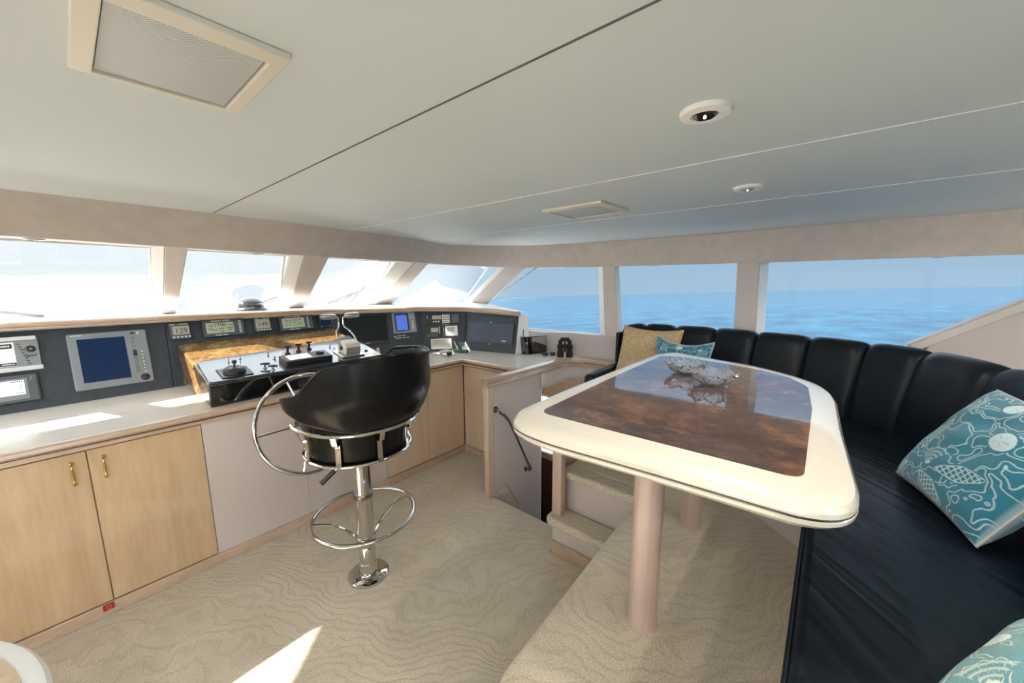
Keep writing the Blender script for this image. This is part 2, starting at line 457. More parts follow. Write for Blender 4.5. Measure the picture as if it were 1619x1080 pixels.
# divider half wall
dv = thing('stair_divider', 'mauve half wall beside the stairwell with pickled oak cap and post', 'partition', (2.2, 1.87, 0))
MB().box((1.945, 1.845, -1.1), (2.555, 1.875, .885)).build('panel', 'mauve', dv)
MB().box((2.552, 1.843, -1.1), (2.558, 1.877, .722)).build('edge_strip', 'soffit', dv)
MB().box((1.885, 1.838, 0), (1.95, 1.885, .885)).build('post', 'trimv', dv, bevel=.006)
cap = bez([(1.875, 1.862, 0), (2.2, 1.85, 0), (2.60, 1.838, 0), (2.76, 1.833, 0), (2.86, 1.805, 0), (2.935, 1.75, 0), (2.975, 1.68, 0), (2.995, 1.56, 0), (3.0, 1.44, 0), (3.0, 1.30, 0)], 5)
pf = [(-.035, .865), (.030, .865), (.032, .878), (.026, .888), (.030, .892), (.038, .905), (.037, .918), (.030, .930), (.016, .936), (-.035, .936)]
MB().sweep(pf, cap).build('cap_rail', 'trim', dv)
arc = [p+V((.004, .008, 0)) for p in cap if p.x > 2.5]
mbp = MB()
n = len(arc)
def zlow(t): return .722
def fpan(i, j):
    k = min(n-1, int(round(i*(n-1)))); p = arc[k]; z = zlow(i) if j < .5 else .87
    return V((p.x, p.y, z))
mbp.grid(fpan, n, 2)
pn = mbp.build('curved_panel', 'mauve', dv)
sm = pn.modifiers.new('solid', 'SOLIDIFY'); sm.thickness = .02
hr = thing('handrail', 'dark polished handrail sloping down the mauve half wall', 'handrail', (2.15, 1.82, 0))
MB().tube(bez([(1.975, 1.80, .665), (2.01, 1.785, .635), (2.09, 1.785, .53), (2.30, 1.785, .14), (2.345, 1.80, .075)], 6), .0115).build('rail', 'bronze', hr)
for c in ((1.968, 1.842, .685), (2.335, 1.842, .07)):
    F = frame(c, (1, 0, 0), (0, 0, 1))
    b = MB(); b.lathe([(.024, 0), (.024, .006), (.014, .010), (.011, .045), (.006, .05)], None, 16, F @ Matrix.Diagonal((1, 1, 1, 1)))
    b.build('bracket', 'bronze', hr)
stp = thing('stair_skirting', 'small carpet skirting piece along the foot of the mauve half wall', 'skirting', (2.08, 1.84, -.2))
MB().poly([(1.97, -.35), (1.97, .005), (2.045, .045), (2.08, .03), (2.22, -.20), (2.22, -.35)], 0, .008, frame((0, 1.845, 0), (1, 0, 0), (0, 0, 1))).build('carpet_face', 'carpet', stp)
MB().tube([(1.97, 1.838, .008), (2.045, 1.838, .048), (2.085, 1.838, .03), (2.225, 1.838, -.20)], .006, n=6).build('edging', 'trim', stp)

# ------------------------------------------------------------------ helm cabinets
YF = 2.60
struct(MB().box((-2.2, YF-.012, 0), (2.345, YF+.03, .062)).build('baseboard_front', 'trim', bevel=.003))
struct(MB().box((2.328, 1.885, 0), (2.37, YF, .062)).build('baseboard_right', 'trim', bevel=.003))
def cabinet(x0, x1, doors, label, handle_sides=None, pale=False):
    t = thing('helm_cabinet', label, 'cabinet', ((x0+x1)/2, YF+.3, 0))
    MB().box((x0, YF+.012, .062), (x1, YF+.55, .868)).build('body', 'maple_pale' if pale else 'maple', t)
    for i, (a, b) in enumerate(doors):
        d = MB().box((a+.002, YF-.006, .068), (b-.002, YF+.010, .852)).build('door', 'maple_pale' if pale else 'maple', t, bevel=.002)
        if handle_sides:
            hx = handle_sides[i]
            h = MB(); h.tube(bez([(hx, YF-.008, .806), (hx, YF-.030, .795), (hx, YF-.032, .76), (hx, YF-.030, .715), (hx, YF-.008, .704)], 5), [.0055]*5+[.0045]*5+[.0055]*5+[.0045]*5+[.0055], n=10)
            h.ball((hx, YF-.010, .806), .008); h.ball((hx, YF-.010, .704), .008)
            h.build('handle', 'brass', d)
    return t
cabinet(-.44, .396, [(-.44, -.027), (-.027, .396)], 'maple cabinet with two doors and brass pull handles under the counter', (-.078, .022))
cabinet(-1.6, -.446, [(-1.1, -.446)], 'maple cabinet at the far left, mostly behind the round table', None)
cabinet(1.50, 2.345, [(1.50, 1.915), (1.915, 2.33)], 'pickled maple cabinet with two doors behind the helm stool, in the inner corner', None, True)
t = thing('corner_cabinet', 'narrow pickled maple cabinet panel between the inner corner and the mauve half wall', 'cabinet', (2.5, 2.25, 0))
MB().box((2.352, 1.89, .0), (2.52, YF, .868)).build('body', 'maple_pale', t)
MB().box((2.338, 1.895, .068), (2.352, YF-.06, .852)).build('door', 'maple_pale', t, bevel=.002)
t = thing('helm_bulkhead', 'mauve knee panel behind the steering wheel between the cabinets', 'bulkhead', (.95, YF, .06))
MB().box((.398, YF-.002, .062), (1.498, YF+.02, .868)).build('panel', 'mauve', t)
MB().box((.9, YF-.006, .066), (.906, YF-.001, .868)).build('joint', 'mauve', t)

# countertop with wood nosing
ctp = thing('countertop', 'pale stone laminate countertop with pickled oak nosing running under the dash', 'countertop', (1, 3, .87))
capc = [(p.x, p.y+.02) for p in cap if p.x > 2.36]
MB().poly([(-2.2, YF-.03), (2.325, YF-.03), (2.325, 1.875)]+[(2.36, 1.875)]+[(x, y+.012) for x, y in capc if x < 2.9]+[(2.975, 1.76), (3.04, 1.72), (3.05, 1.9), (3.1, 3.25), (2.6, 3.9), (-2.2, 3.9)], CT-.045, CT).build('slab', 'counter', ctp)
nose = [(-2.2, YF-.028, 0), (2.318, YF-.028, 0), (2.318, 1.885, 0)]
pf = [(.0, CT-.004), (.012, CT+.003), (.026, CT+.001), (.038, CT-.008), (.040, CT-.022), (.032, CT-.032), (.018, CT-.034), (.018, CT-.040), (.024, CT-.044), (.024, CT-.060), (.004, CT-.064), (0, CT-.064)]
MB().sweep(pf, nose).build('nosing', 'trim', ctp)
MB().sweep([(.020, CT-.041), (.020, CT-.037), (.0325, CT-.037), (.0325, CT-.041)], nose).build('shadow_groove', 'bronze', ctp)

# ------------------------------------------------------------------ dashboard
PANEL = {}
def panel(k, bl, br, tl):
    P0 = V((*bl, CT)); P1 = V((*br, CT)); P2 = V(tl)
    PANEL[k] = frame(P0, P1-P0, P2-P0); return PANEL[k]
panel('A', (-1.4, 3.34), (.40, 3.34), (-1.4, 3.455, 1.365))
panel('B', (.40, 3.34), (1.45, 3.34), (.40, 3.455, 1.365))
panel('C', (1.45, 3.34), (2.28, 3.11), (1.45, 3.455, 1.345))
panel('D', (2.28, 3.11), (2.61, 2.87), (2.33, 3.18, 1.33))
panel('E', (2.62, 2.86), (2.757, 2.303), (2.70, 2.90, 1.32))
da = thing('dashboard', 'navy black curved dashboard with pickled oak ledge below the windshield', 'dashboard', (1, 3.5, CT))
B = [(-1.6, 3.34), (.40, 3.34), (1.45, 3.34), (2.28, 3.11), (2.61, 2.87), (2.757, 2.303)]
T = [(-1.6, 3.455, 1.372), (.415, 3.455, 1.362), (1.47, 3.455, 1.342), (2.31, 3.19, 1.332), (2.70, 2.93, 1.318), (2.852, 2.335, 1.288)]
for i in range(5):
    b0, b1, t0, t1 = V((*B[i], CT)), V((*B[i+1], CT)), V(T[i]), V(T[i+1])
    nrm = (b1-b0).cross(t0-b0).normalized(); nrm = -nrm if nrm.y > 0 else nrm
    d = (b1-b0).normalized()*.0015
    back = -nrm*.03
    MB().solid([b0+d, b1-d, t1-d, t0+d], [b0+d+back, b1-d+back, t1-d+back, t0+d+back]).build('fascia_panel', 'dash', da, bevel=.0012)
mb = MB()
for i in range(5):
    mb.solid([V((*B[i], CT))+V((0, .035, 0)), V((*B[i+1], CT))+V((.0, .035, 0)), V(T[i+1])+V((.0, .035, -.01)), V(T[i])+V((0, .035, -.01))],
             [V((*B[i], CT))+V((0.02, .06, 0)), V((*B[i+1], CT))+V((.02, .05, 0)), V(T[i+1])+V((.02, .06, -.01)), V(T[i])+V((0.02, .06, -.01))])
mb.build('carcass', 'dashgap', da)
# end panel
mb = MB(); mb.solid([V((2.757, 2.300, CT)), V((2.852, 2.332, 1.288)), V((2.95, 2.30, 1.30)), V((2.93, 2.262, CT))],
                   [V((2.762, 2.320, CT)), V((2.86, 2.350, 1.288)), V((2.96, 2.33, 1.30)), V((2.94, 2.29, CT))]); mb.build('end_panel', 'pillarw', da, bevel=.002)
MB().solid([V((2.93, 2.30, CT)), V((3.05, 2.95, CT)), V((3.05, 2.95, 1.30)), V((2.93, 2.30, 1.28))], [V((2.92, 2.305, CT)), V((3.04, 2.955, CT)), V((3.04, 2.955, 1.30)), V((2.92, 2.305, 1.28))]).build('back_panel', 'pillarw', da)
# ledge top and nosing
Tl = bez([(-1.6, 3.43, 1.378), (-.5, 3.43, 1.374), (.415, 3.43, 1.366), (1.0, 3.43, 1.358), (1.47, 3.42, 1.348), (1.9, 3.30, 1.343), (2.30, 3.165, 1.336), (2.52, 3.03, 1.329), (2.685, 2.91, 1.322), (2.77, 2.66, 1.308), (2.84, 2.325, 1.291)], 5)
pf = [(.0, .0), (.016, .0), (.022, .006), (.022, .012), (.016, .016), (.020, .021), (.022, .034), (.014, .043), (0, .046), (-.03, .046), (-.03, 0)]
MB().sweep(pf, Tl).build('ledge_nosing', 'trim', da, ang=30)
outer = [(-1.6, 3.93), (.5, 3.93), (1.45, 3.92), (2.30, 3.82), (3.06, 3.24), (3.08, 2.95), (3.0, 2.6), (2.935, 2.30)]
mb = MB()
def zat(p):
    q = min(Tl, key=lambda a: (a.x-p[0])**2+(a.y-p[1])**2); return q.z+.042
ins = [(p.x, p.y+.02, p.z+.043) for p in Tl]
mo = len(ins); oo = bez([(*p, 0) for p in outer], 8)
def fl(i, j):
    a = V(ins[min(mo-1, int(round(i*(mo-1))))]); q = i*(len(oo)-1); k = min(len(oo)-2, int(q)); b = oo[k].lerp(oo[k+1], q-k); b = V((b.x, b.y, 1.388-.065*max(0, i-.6)/.4))
    return a.lerp(b, j)
mb.grid(fl, mo, 8); mb.build('ledge_top', 'pillarw', da)

def on(k, u, v, d=0):  # point on panel
    return PANEL[k] @ V((u, v, d))
def plate(k, u0, v0, u1, v1, d0, d1, r=0):
    b = MB()
    if r: b.poly(round_poly([(u0, v0), (u1, v0), (u1, v1), (u0, v1)], r, 4), d0, d1, PANEL[k])
    else: b.box((u0, v0, d0), (u1, v1, d1), PANEL[k])
    return b
def inst(name, label, cat, k, u0, v0, u1, v1, group=None):
    return thing(name, label, cat, on(k, (u0+u1)/2, v0), group)
def strokes(k, u0, u1, v, h, d, parent, m='inkwhite', name='lettering', words_=(7, 6)):
    """worn, unreadable small print as short strokes"""
    b = MB(); tot = sum(words_)+len(words_)-1; w = (u1-u0)/tot; x = u0
    for wi, wn in enumerate(words_):
        for i in range(wn):
            hh = h*random.uniform(.7, 1)
            b.box((x+w*.1, v-hh/2, d), (x+w*.85, v+hh/2, d+.0006), PANEL[k]); x += w
        x += w
    return b.build(name, m, parent)
def buttons(k, pts, r, d, parent, m='greydark', sq=False, name='button', h=.003, asp=1):
    for (u, v) in pts:
        b = MB()
        if sq: b.box((u-r*asp, v-r, d), (u+r*asp, v+r, d+h), PANEL[k])
        else:
            F = PANEL[k] @ Matrix.Translation((u, v, d))
            b.lathe([(r, 0), (r, h*.7), (r*.8, h)], None, 10, F, (asp, 1))
        b.build(name, m, parent)

def seg_text(k, s, size, u, v, d, parent, m='ink'):
    return text_mesh(s, size, PANEL[k] @ Matrix.Translation((u, v, d)), m, parent, 'digits')

# GPS plotter at far left
t = inst('gps_plotter', 'grey chart plotter with silver bars and mint screen above the lower display at far left', 'chart plotter', 'A', .94, .225, 1.267, .41)
plate('A', .94, .228, 1.267, .41, .002, .022, .008).build('housing', 'grey', t, bevel=.002)
plate('A', .94, .392, 1.262, .414, .004, .030, .004).build('silver_bar', 'silver', t, bevel=.003)
plate('A', .94, .222, 1.272, .246, .004, .030, .004).build('silver_bar', 'silver', t, bevel=.003)
sc = plate('A', .955, .252, 1.182, .384, .021, .0235).build('screen', 'lcdmint', t)
plate('A', 1.125, .350, 1.176, .376, .0232, .0245, .006).build('readout', 'black', sc)
plate('A', 1.125, .254, 1.182, .272, .0232, .0245, .006).build('readout', 'black', sc)
strokes('A', 1.135, 1.168, .363, .010, .0246, sc, words_=(5,)); strokes('A', 1.132, 1.176, .263, .007, .0246, sc, words_=(8,))
b = MB()
for (a, c, e, f) in ((1.13, .30, 1.16, .34), (1.08, .29, 1.12, .30), (1.02, .28, 1.06, .37), (1.16, .33, 1.175, .30), (1.10, .32, 1.14, .345)):
    b.tube([on('A', a, c, .0238), on('A', e, f, .0238)], .0006, n=4)
b.build('chart_lines', 'grey', sc)
buttons('A', [(1.198+.004*i, .372-.016*i) for i in range(8)], .004, .022, t, 'greydark', asp=1.5)
buttons('A', [(1.216+.001*i, .372-.016*i) for i in range(2, 8, 2)], .004, .022, t, 'greydark', asp=1.5)
buttons('A', [(1.238, .302), (1.226, .300), (1.25, .304)], .005, .022, t, 'greydark', asp=1.3)
b = MB(); b.lathe([(.018, 0), (.018, .004), (.014, .007)], None, 20, PANEL['A'] @ Matrix.Translation((1.238, .34, .022))); b.build('cursor_pad', 'black', t)
b = MB(); b.lathe([(.006, 0), (.006, .003), (.005, .004)], None, 12, PANEL['A'] @ Matrix.Translation((1.238, .34, .028))); b.build('center_key', 'grey', t)
t = inst('fish_finder', 'dark framed display with white screen below the chart plotter at far left', 'display', 'A', .94, .05, 1.245, .205)
plate('A', .94, .048, 1.247, .208, .002, .016, .010).build('housing', 'black', t, bevel=.002)
plate('A', .94, .056, 1.238, .200, .015, .019, .006).build('bezel', 'greydark', t)
plate('A', .95, .068, 1.205, .182, .0185, .0195).build('glass', 'grey', t)
sc = plate('A', .95, .094, 1.194, .172, .0192, .0215).build('screen', 'lcdbright', t)
strokes('A', 1.15, 1.19, .166, .008, .0216, sc, 'ink', words_=(6,)); strokes('A', 1.176, 1.186, .143, .007, .0216, sc, 'ink', words_=(2,)); strokes('A', 1.176, 1.186, .130, .007, .0216, sc, 'ink', words_=(2,)); strokes('A', 1.16, 1.194, .104, .006, .0216, sc, 'ink', words_=(6,))
buttons('A', [(1.222, .185), (1.218, .174)], .005, .019, t, 'grey')
# radar
t = inst('radar_display', 'large grey radar display with dark blue screen left of the burl pod', 'radar display', 'A', 1.371, .064, 1.712, .408)
plate('A', 1.371, .064, 1.712, .406, .001, .020, .010).build('housing', 'grey', t, bevel=.005)
plate('A', 1.392, .080, 1.622, .392, .0195, .0215).build('inner_bezel', 'grey', t)
plate('A', 1.409, .106, 1.610, .370, .021, .0235).build('screen', 'screennavy', t)
strokes('A', 1.388, 1.432, .394, .006, .0205, t, words_=(8,))
buttons('A', [(1.645, .355-.026*i) for i in range(3)]+[(1.645, .225-.0205*i) for i in range(5)], .0085, .02, t, 'greydark')
buttons('A', [(1.645, .355-.026*i) for i in range(3)]+[(1.645, .225-.0205*i) for i in range(5)], .0060, .0225, t, 'grey', name='key_cap')
buttons('A', [(1.645, .268), (1.645, .248)], .011, .02, t, 'black')
buttons('A', [(1.678, .262-.0215*i) for i in range(7)], .0085, .02, t, 'greydark')
buttons('A', [(1.678, .262-.0215*i) for i in range(7)], .0058, .0225, t, 'silver', name='key_cap')
buttons('A', [(1.648, .386)], .007, .02, t, 'black', asp=1.8); buttons('A', [(1.672, .386)], .008, .02, t, 'silver')
b = MB(); b.lathe([(.022, 0), (.022, .002), (.016, .004), (.015, .014), (.012, .016)], None, 24, PANEL['A'] @ Matrix.Translation((1.672, .096, .02))); b.build('knob', 'black', t)

# engine instruments
def gauge(k, u0, v0, u1, v1, su0, sv0, su1, sv1, label, scr, digits, dsize, btn, name='engine_gauge', cat='gauge', dm='ink'):
    t = inst(name, label, cat, k, u0, v0, u1, v1)
    plate(k, u0, v0, u1, v1, .001, .013, .006).build('housing', 'black', t, bevel=.002)
    plate(k, u0+.006, v0+.006, u1-.006, v1-.006, .0125, .0145, .004).build('faceplate', 'greydark', t)
    sc = plate(k, su0, sv0, su1, sv1, .0142, .016).build('screen', scr, t)
    if digits: seg_text(k, digits, dsize, (su0+su1)/2, sv0+(sv1-sv0)*.42, .0162, sc)
    return t, sc
t, sc = gauge('B', .024, .316, .142, .437, .045, .352, .133, .412, 'small engine gauge reading 12.9, leftmost on the dash above the burl pod', 'lcdwarm', '129', .046, 5)
buttons('B', [(.047+.0205*i, .336) for i in range(5)], .005, .0142, t, 'silver', sq=True, asp=1.3)
strokes('B', .035, .06, .425, .006, .0146, t, words_=(4,)); strokes('B', .082, .13, .425, .005, .0146, t, words_=(8,))
t, sc = gauge('B', .203, .313, .464, .446, .227, .340, .392, .418, 'wide engine monitor reading 1706 on a green screen', 'lcd', '', .03, 6, 'engine_monitor', 'engine display')
seg_text('B', '1706', .036, .31, .400, .0162, sc)
for (a, e, v) in ((.245, .272, .395), (.238, .27, .372), (.262, .29, .362), (.30, .335, .372), (.31, .33, .352), (.35, .386, .375), (.36, .388, .395), (.352, .38, .36)): strokes('B', a, e, v, .007, .0162, sc, 'ink', words_=(3,))
buttons('B', [(.432, .420-.0165*i) for i in range(6)], .0045, .0142, t, 'silver', sq=True, asp=1.8)
strokes('B', .262, .372, .431, .008, .0146, t, words_=(8, 6)); strokes('B', .275, .35, .325, .006, .0146, t, words_=(7, 6))
t, sc = gauge('B', .520, .322, .642, .434, .535, .348, .632, .422, 'small engine gauge reading 14.9 between the two wide monitors', 'lcdwarm', '149', .046, 5)
buttons('B', [(.545+.021*i, .336) for i in range(5)], .005, .0142, t, 'silver', sq=True, asp=1.3)
strokes('B', .533, .56, .428, .005, .0146, t, words_=(4,)); strokes('B', .585, .635, .428, .005, .0146, t, words_=(7,))
t, sc = gauge('B', .697, .308, .965, .434, .722, .332, .890, .413, 'wide engine monitor with rows of faint dashes, right of the 14.9 gauge', 'lcd', '', .03, 6, 'engine_monitor', 'engine display')
for (a, e, v) in ((.74, .80, .395), (.81, .87, .395), (.745, .79, .378), (.80, .86, .376), (.735, .78, .358), (.80, .83, .356), (.84, .875, .36)): strokes('B', a, e, v, .007, .0162, sc, 'ink', words_=(3, 2))
buttons('B', [(.92, .412-.0165*i) for i in range(6)], .0045, .0142, t, 'silver', sq=True, asp=1.8)
strokes('B', .745, .865, .425, .009, .0146, t, words_=(7, 7)); strokes('B', .77, .85, .319, .006, .0146, t, words_=(6, 6))
t = inst('alarm_panel', 'small dark blue square instrument right of the wide engine monitors', 'instrument', 'B', 1.006, .305, 1.128, .418)
plate('B', 1.006, .303, 1.036, .42, .0005, .004).build('side_strip', 'dashgap', t)
plate('B', 1.012, .305, 1.115, .420, .001, .011, .004).build('housing', 'blackgloss', t, bevel=.002)
plate('B', 1.028, .338, 1.10, .395, .0105, .0125).build('screen', 'screennavy', t)
strokes('B', 1.052, 1.082, .408, .007, .012, t, words_=(4,))
buttons('B', [(1.03, .322), (1.10, .322)], .004, .011, t, 'inkwhite'); buttons('B', [(1.048, .322), (1.065, .322), (1.082, .322)], .003, .011, t, 'grey')

# panel C : flat monitor, small radio, colour plotter, switches
t = inst('flat_monitor', 'large switched-off flat monitor behind the throttle levers', 'monitor', 'C', .09, .12, .53, .405)
plate('C', .09, .118, .532, .402, .001, .018, .006).build('housing', 'black', t, bevel=.003)
plate('C', .105, .150, .518, .390, .0175, .0195).build('screen', 'screenblack', t)
strokes('C', .31, .345, .135, .007, .0184, t, words_=(5,))
t = inst('switch_unit', 'small dark button unit under the flat monitor', 'switch unit', 'C', .288, .03, .43, .088)
plate('C', .288, .030, .432, .088, .001, .010, .003).build('housing', 'greydark', t, bevel=.001)
buttons('C', [(.305+.017*i, .046+.016*j) for i in range(5) for j in range(3)], .006, .0095, t, 'black', sq=True)
plate('C', .396, .036, .424, .084, .009, .024, .012).build('socket', 'silver', t, bevel=.002)
t = inst('color_plotter', 'small grey framed plotter with bright blue screen and key columns', 'chart plotter', 'C', .58, .207, .81, .412)
plate('C', .582, .206, .812, .413, .001, .020, .008).build('housing', 'grey', t, bevel=.003)
plate('C', .602, .222, .738, .398, .0195, .0215).build('bezel', 'black', t)
plate('C', .615, .232, .724, .384, .021, .023).build('screen', 'screenblue', t)
buttons('C', [(.755+.018*i, .392-.022*j) for i in range(3) for j in range(3)], .0065, .02, t, 'silver')
buttons('C', [(.777, .32-.024*j) for j in range(4)], .0085, .02, t, 'cream')
t = inst('label_strip', 'two rows of small white print with round button below the blue plotter', 'switch label', 'C', .58, .155, .80, .185)
plate('C', .575, .150, .80, .188, .0005, .003).build('strip', 'black', t)
strokes('C', .61, .74, .180, .008, .0034, t, words_=(5, 3, 4)); strokes('C', .59, .79, .160, .008, .0034, t, words_=(6, 3, 8))
buttons('C', [(.588, .176)], .007, .003, t, 'inkwhite')
for (a, e) in ((.60, .69), (.70, .80)):
    t = inst('blank_cover', 'dark square cover plate below the blue plotter, %s one' % ('left' if a < .65 else 'right'), 'cover plate', 'C', a, .03, e, .13)
    plate('C', a, .03, e, .13, .001, .006, .004).build('plate', 'dash', t, bevel=.001)
    buttons('C', [((a+e)/2, .12)], .004, .006, t, 'black', name='screw')

# panel D : radios
def radio(k, u0, v0, u1, v1, label, lay):
    t = inst('radio', label, 'radio', k, u0, v0, u1, v1)
    plate(k, u0, v0, u1, v1, .001, .020, .004).build('housing', 'black', t, bevel=.002)
    return t
t = radio('D', .026, .276, .372, .378, 'wide black radio with grey display and white keypad, top of the radio stack', 0)
plate('D', .095, .322, .185, .362, .0195, .022).build('screen', 'lcdwarm', t)
buttons('D', [(.20+.016*i, .362-.018*j) for i in range(5) for j in range(5)], .0062, .0195, t, 'inkwhite', sq=True, name='key')
buttons('D', [(.045, .355), (.045, .335)], .005, .0195, t, 'silver'); buttons('D', [(.11, .30), (.135, .30), (.16, .30)], .008, .0195, t, 'silver')
sp = plate('D', .29, .285, .365, .37, .0195, .021).build('speaker_grille', 'greydark', t)
strokes('D', .19, .26, .268, .006, .003, t, words_=(8,))
t = radio('D', .016, .136, .178, .262, 'small black radio with beige display, lower left of the radio stack', 0)
plate('D', .078, .192, .150, .236, .0195, .022).build('screen', 'lcdwarm', t)
buttons('D', [(.035+.02*i, .155+.016*j) for i in range(6) for j in range(2)], .005, .0195, t, 'grey', name='key'); buttons('D', [(.162, .24-.018*j) for j in range(4)], .005, .0195, t, 'silver', sq=True, name='key')
t = radio('D', .193, .132, .367, .262, 'small black radio with silver face, lower right of the radio stack', 0)
plate('D', .222, .150, .345, .252, .0195, .021, .006).build('faceplate', 'silver', t)
plate('D', .24, .192, .315, .238, .0205, .0225).build('screen', 'lcdwarm', t)
buttons('D', [(.235+.02*i, .168) for i in range(5)], .006, .0205, t, 'inkwhite', name='key'); buttons('D', [(.205, .15+.02*j) for j in range(5)], .004, .0195, t, 'silver', name='key')
t = inst('chrome_panel', 'shiny framed metal panel at the foot of the radio stack', 'panel', 'D', .073, .018, .283, .125)
plate('D', .073, .018, .283, .125, .001, .010, .003).build('frame', 'satin', t, bevel=.001)
plate('D', .083, .028, .273, .116, .0095, .011).build('face', 'chrome', t)
# panel E : door
t = inst('dash_door', 'dark blue flush locker door with small white plate at the right end of the dash', 'locker door', 'E', .0, .08, .52, .297)
plate('E', .005, .085, .53, .292, .001, .008, .012).build('door', 'dashblue', t, bevel=.003)
plate('E', .405, .105, .475, .128, .0078, .0095).build('name_plate', 'black', t)
strokes('E', .415, .465, .1165, .012, .0098, t, words_=(5,))
buttons('E', [(.27, .300), (.27, .078)], .006, .001, t, 'silver', name='latch')

# ------------------------------------------------------------------ burl pod
SL = .19
def pz(y): return 1.062+SL*(y-2.62)
pod = thing('control_pod', 'glossy burl wood control pod with sloping black top jutting from the dash', 'control console', (1, 2.95, CT))
prof = [(2.63, CT), (2.62, 1.045), (2.64, 1.06), (2.70, pz(2.70)-.002), (3.05, pz(3.05)-.002), (3.36, pz(3.38)), (3.40, 1.215), (3.37, CT)]
b = MB(); b.solid([V((.455, y, z)) for y, z in prof], [V((1.535, y, z)) for y, z in prof]); b.build('body', 'burl', pod, bevel=.014, seg=4)
F = frame((.46, 2.615, pz(2.615)), (1, 0, 0), (0, 1, SL))
b = MB(); b.poly(round_poly([(0, 0), (1.07, 0), (1.075, .56), (.93, .47), (.015, .375)], [.03, .03, .03, .1, .03], 4), -.004, .012, F); b.build('top_plate', 'podtop', pod, bevel=.003)
b = MB(); b.box((.452, 2.606, CT+.001), (1.54, 2.622, 1.058)); b.build('front_plate', 'blackgloss', pod, bevel=.006, seg=3)
def pp(x, y, d=0): return V((x, y, pz(y)+.012+d))
PF = lambda x, y: frame(pp(x, y), (1, 0, 0), (0, 1, SL))
# joystick
t = thing('thruster_joystick', 'black joystick on a square base at the left of the control pod', 'joystick', pp(.60, 2.71))
F = PF(.605, 2.71)
b = MB(); b.box((-.078, -.075, .0005), (.078, .075, .006), F); b.build('base_plate', 'black', t, bevel=.003)
b = MB(); b.lathe([(.058, .005), (.056, .022), (.045, .030), (.02, .035), (.012, .037)], None, 28, F); b.build('boot_ring', 'black', t)
b = MB(); b.lathe([(.006, .03), (.005, .055), (.011, .060), (.013, .070), (.010, .078), (.004, .080)], None, 16, F); b.build('stick', 'black', t)
# toggle pair
for (x, y, lab) in ((.765, 2.71, 'chrome horn lever pair, rear one, right of the joystick'), (.79, 2.655, 'chrome horn lever pair, front one, right of the joystick')):
    t = thing('horn_lever', lab, 'lever', pp(x, y))
    F = PF(x, y)
    b = MB(); b.lathe([(.013, .0005), (.012, .006), (.007, .009), (.007, .024), (.003, .026)], None, 16, F); b.build('base', 'chrome', t)
    b = MB(); b.tube([F @ V((-.022, .012, .024)), F @ V((0, 0, .028)), F @ V((.024, -.010, .026))], [.005, .007, .008], n=10); b.build('grip', 'black', t)
for (x, y, k) in ((.85, 2.93, 0), (.86, 2.84, 1), (1.27, 2.93, 2), (1.265, 2.85, 3)):
    t = thing('toggle_switch', ['small toggle switch on the pod behind the left three pull knobs', 'small toggle switch on the pod left of the autopilot box', 'small toggle switch on the pod left of the throttle, rear one', 'small toggle switch on the pod left of the throttle, front one'][k], 'switch', pp(x, y))
    F = PF(x, y)
    b = MB(); b.lathe([(.010, .0005), (.010, .004), (.005, .006)], None, 12, F); b.build('collar', 'chrome', t)
    b = MB(); b.tube([F @ V((0, 0, .004)), F @ V((.008, 0, .018))], [.003, .004], n=8); b.build('bat', 'black', t)
for i, (x, y) in enumerate(((.965, 2.90), (1.045, 2.92), (1.125, 2.94))):
    t = thing('pull_knob', ['black T-shaped pull knob, leftmost of the row of three', 'black T-shaped pull knob, middle of the row of three', 'black T-shaped pull knob, rightmost of the row of three'][i], 'knob', pp(x, y))
    F = PF(x, y)
    b = MB(); b.lathe([(.018, .0005), (.017, .008), (.008, .012), (.007, .048), (.010, .050)], None, 16, F); b.build('stem', 'black', t)
    b = MB(); b.tube([F @ V((-.020, 0, .055)), F @ V((0, 0, .053)), F @ V((.020, 0, .055))], .006, n=10); b.build('grip', 'black', t)
for i, (x, y) in enumerate(((.62, 2.89), (.69, 2.92))):
    t = thing('switch_lever', ['thin upright switch lever behind the joystick, left one', 'thin upright switch lever behind the joystick, right one'][i], 'switch', pp(x, y))
    F = PF(x, y)
    b = MB(); b.lathe([(.006, .0005), (.006, .004), (.002, .005), (.002, .034), (.001, .035)], None, 10, F); b.build('stem', 'bronze', t)
# autopilot box
t = thing('autopilot_control', 'flat black autopilot box with white screen and rotary knob on the pod', 'autopilot', pp(1.01, 2.70))
F = PF(1.02, 2.72) @ Matrix.Rotation(.02, 4, 'Z')
b = MB(); b.poly(round_poly([(-.15, -.062), (.15, -.062), (.15, .075), (-.15, .075)], .008, 3), .0005, .036, F); b.build('housing', 'black', t, bevel=.003)
b = MB(); b.box((-.142, -.054, .035), (.142, .067, .038), F); b.build('faceplate', 'greydark', t)
b = MB(); b.box((-.118, -.036, .0375), (.02, .046, .0395), F); b.build('screen', 'lcdbright', t)
b = MB(); b.lathe([(.026, .037), (.025, .050), (.020, .053)], None, 24, F @ Matrix.Translation((.092, .010, 0))); b.build('knob', 'black', t)
for i in range(3):
    b = MB(); b.box((.035, -.03+.025*i, .037), (.055, -.015+.025*i, .040), F); b.build('button', 'grey', t)
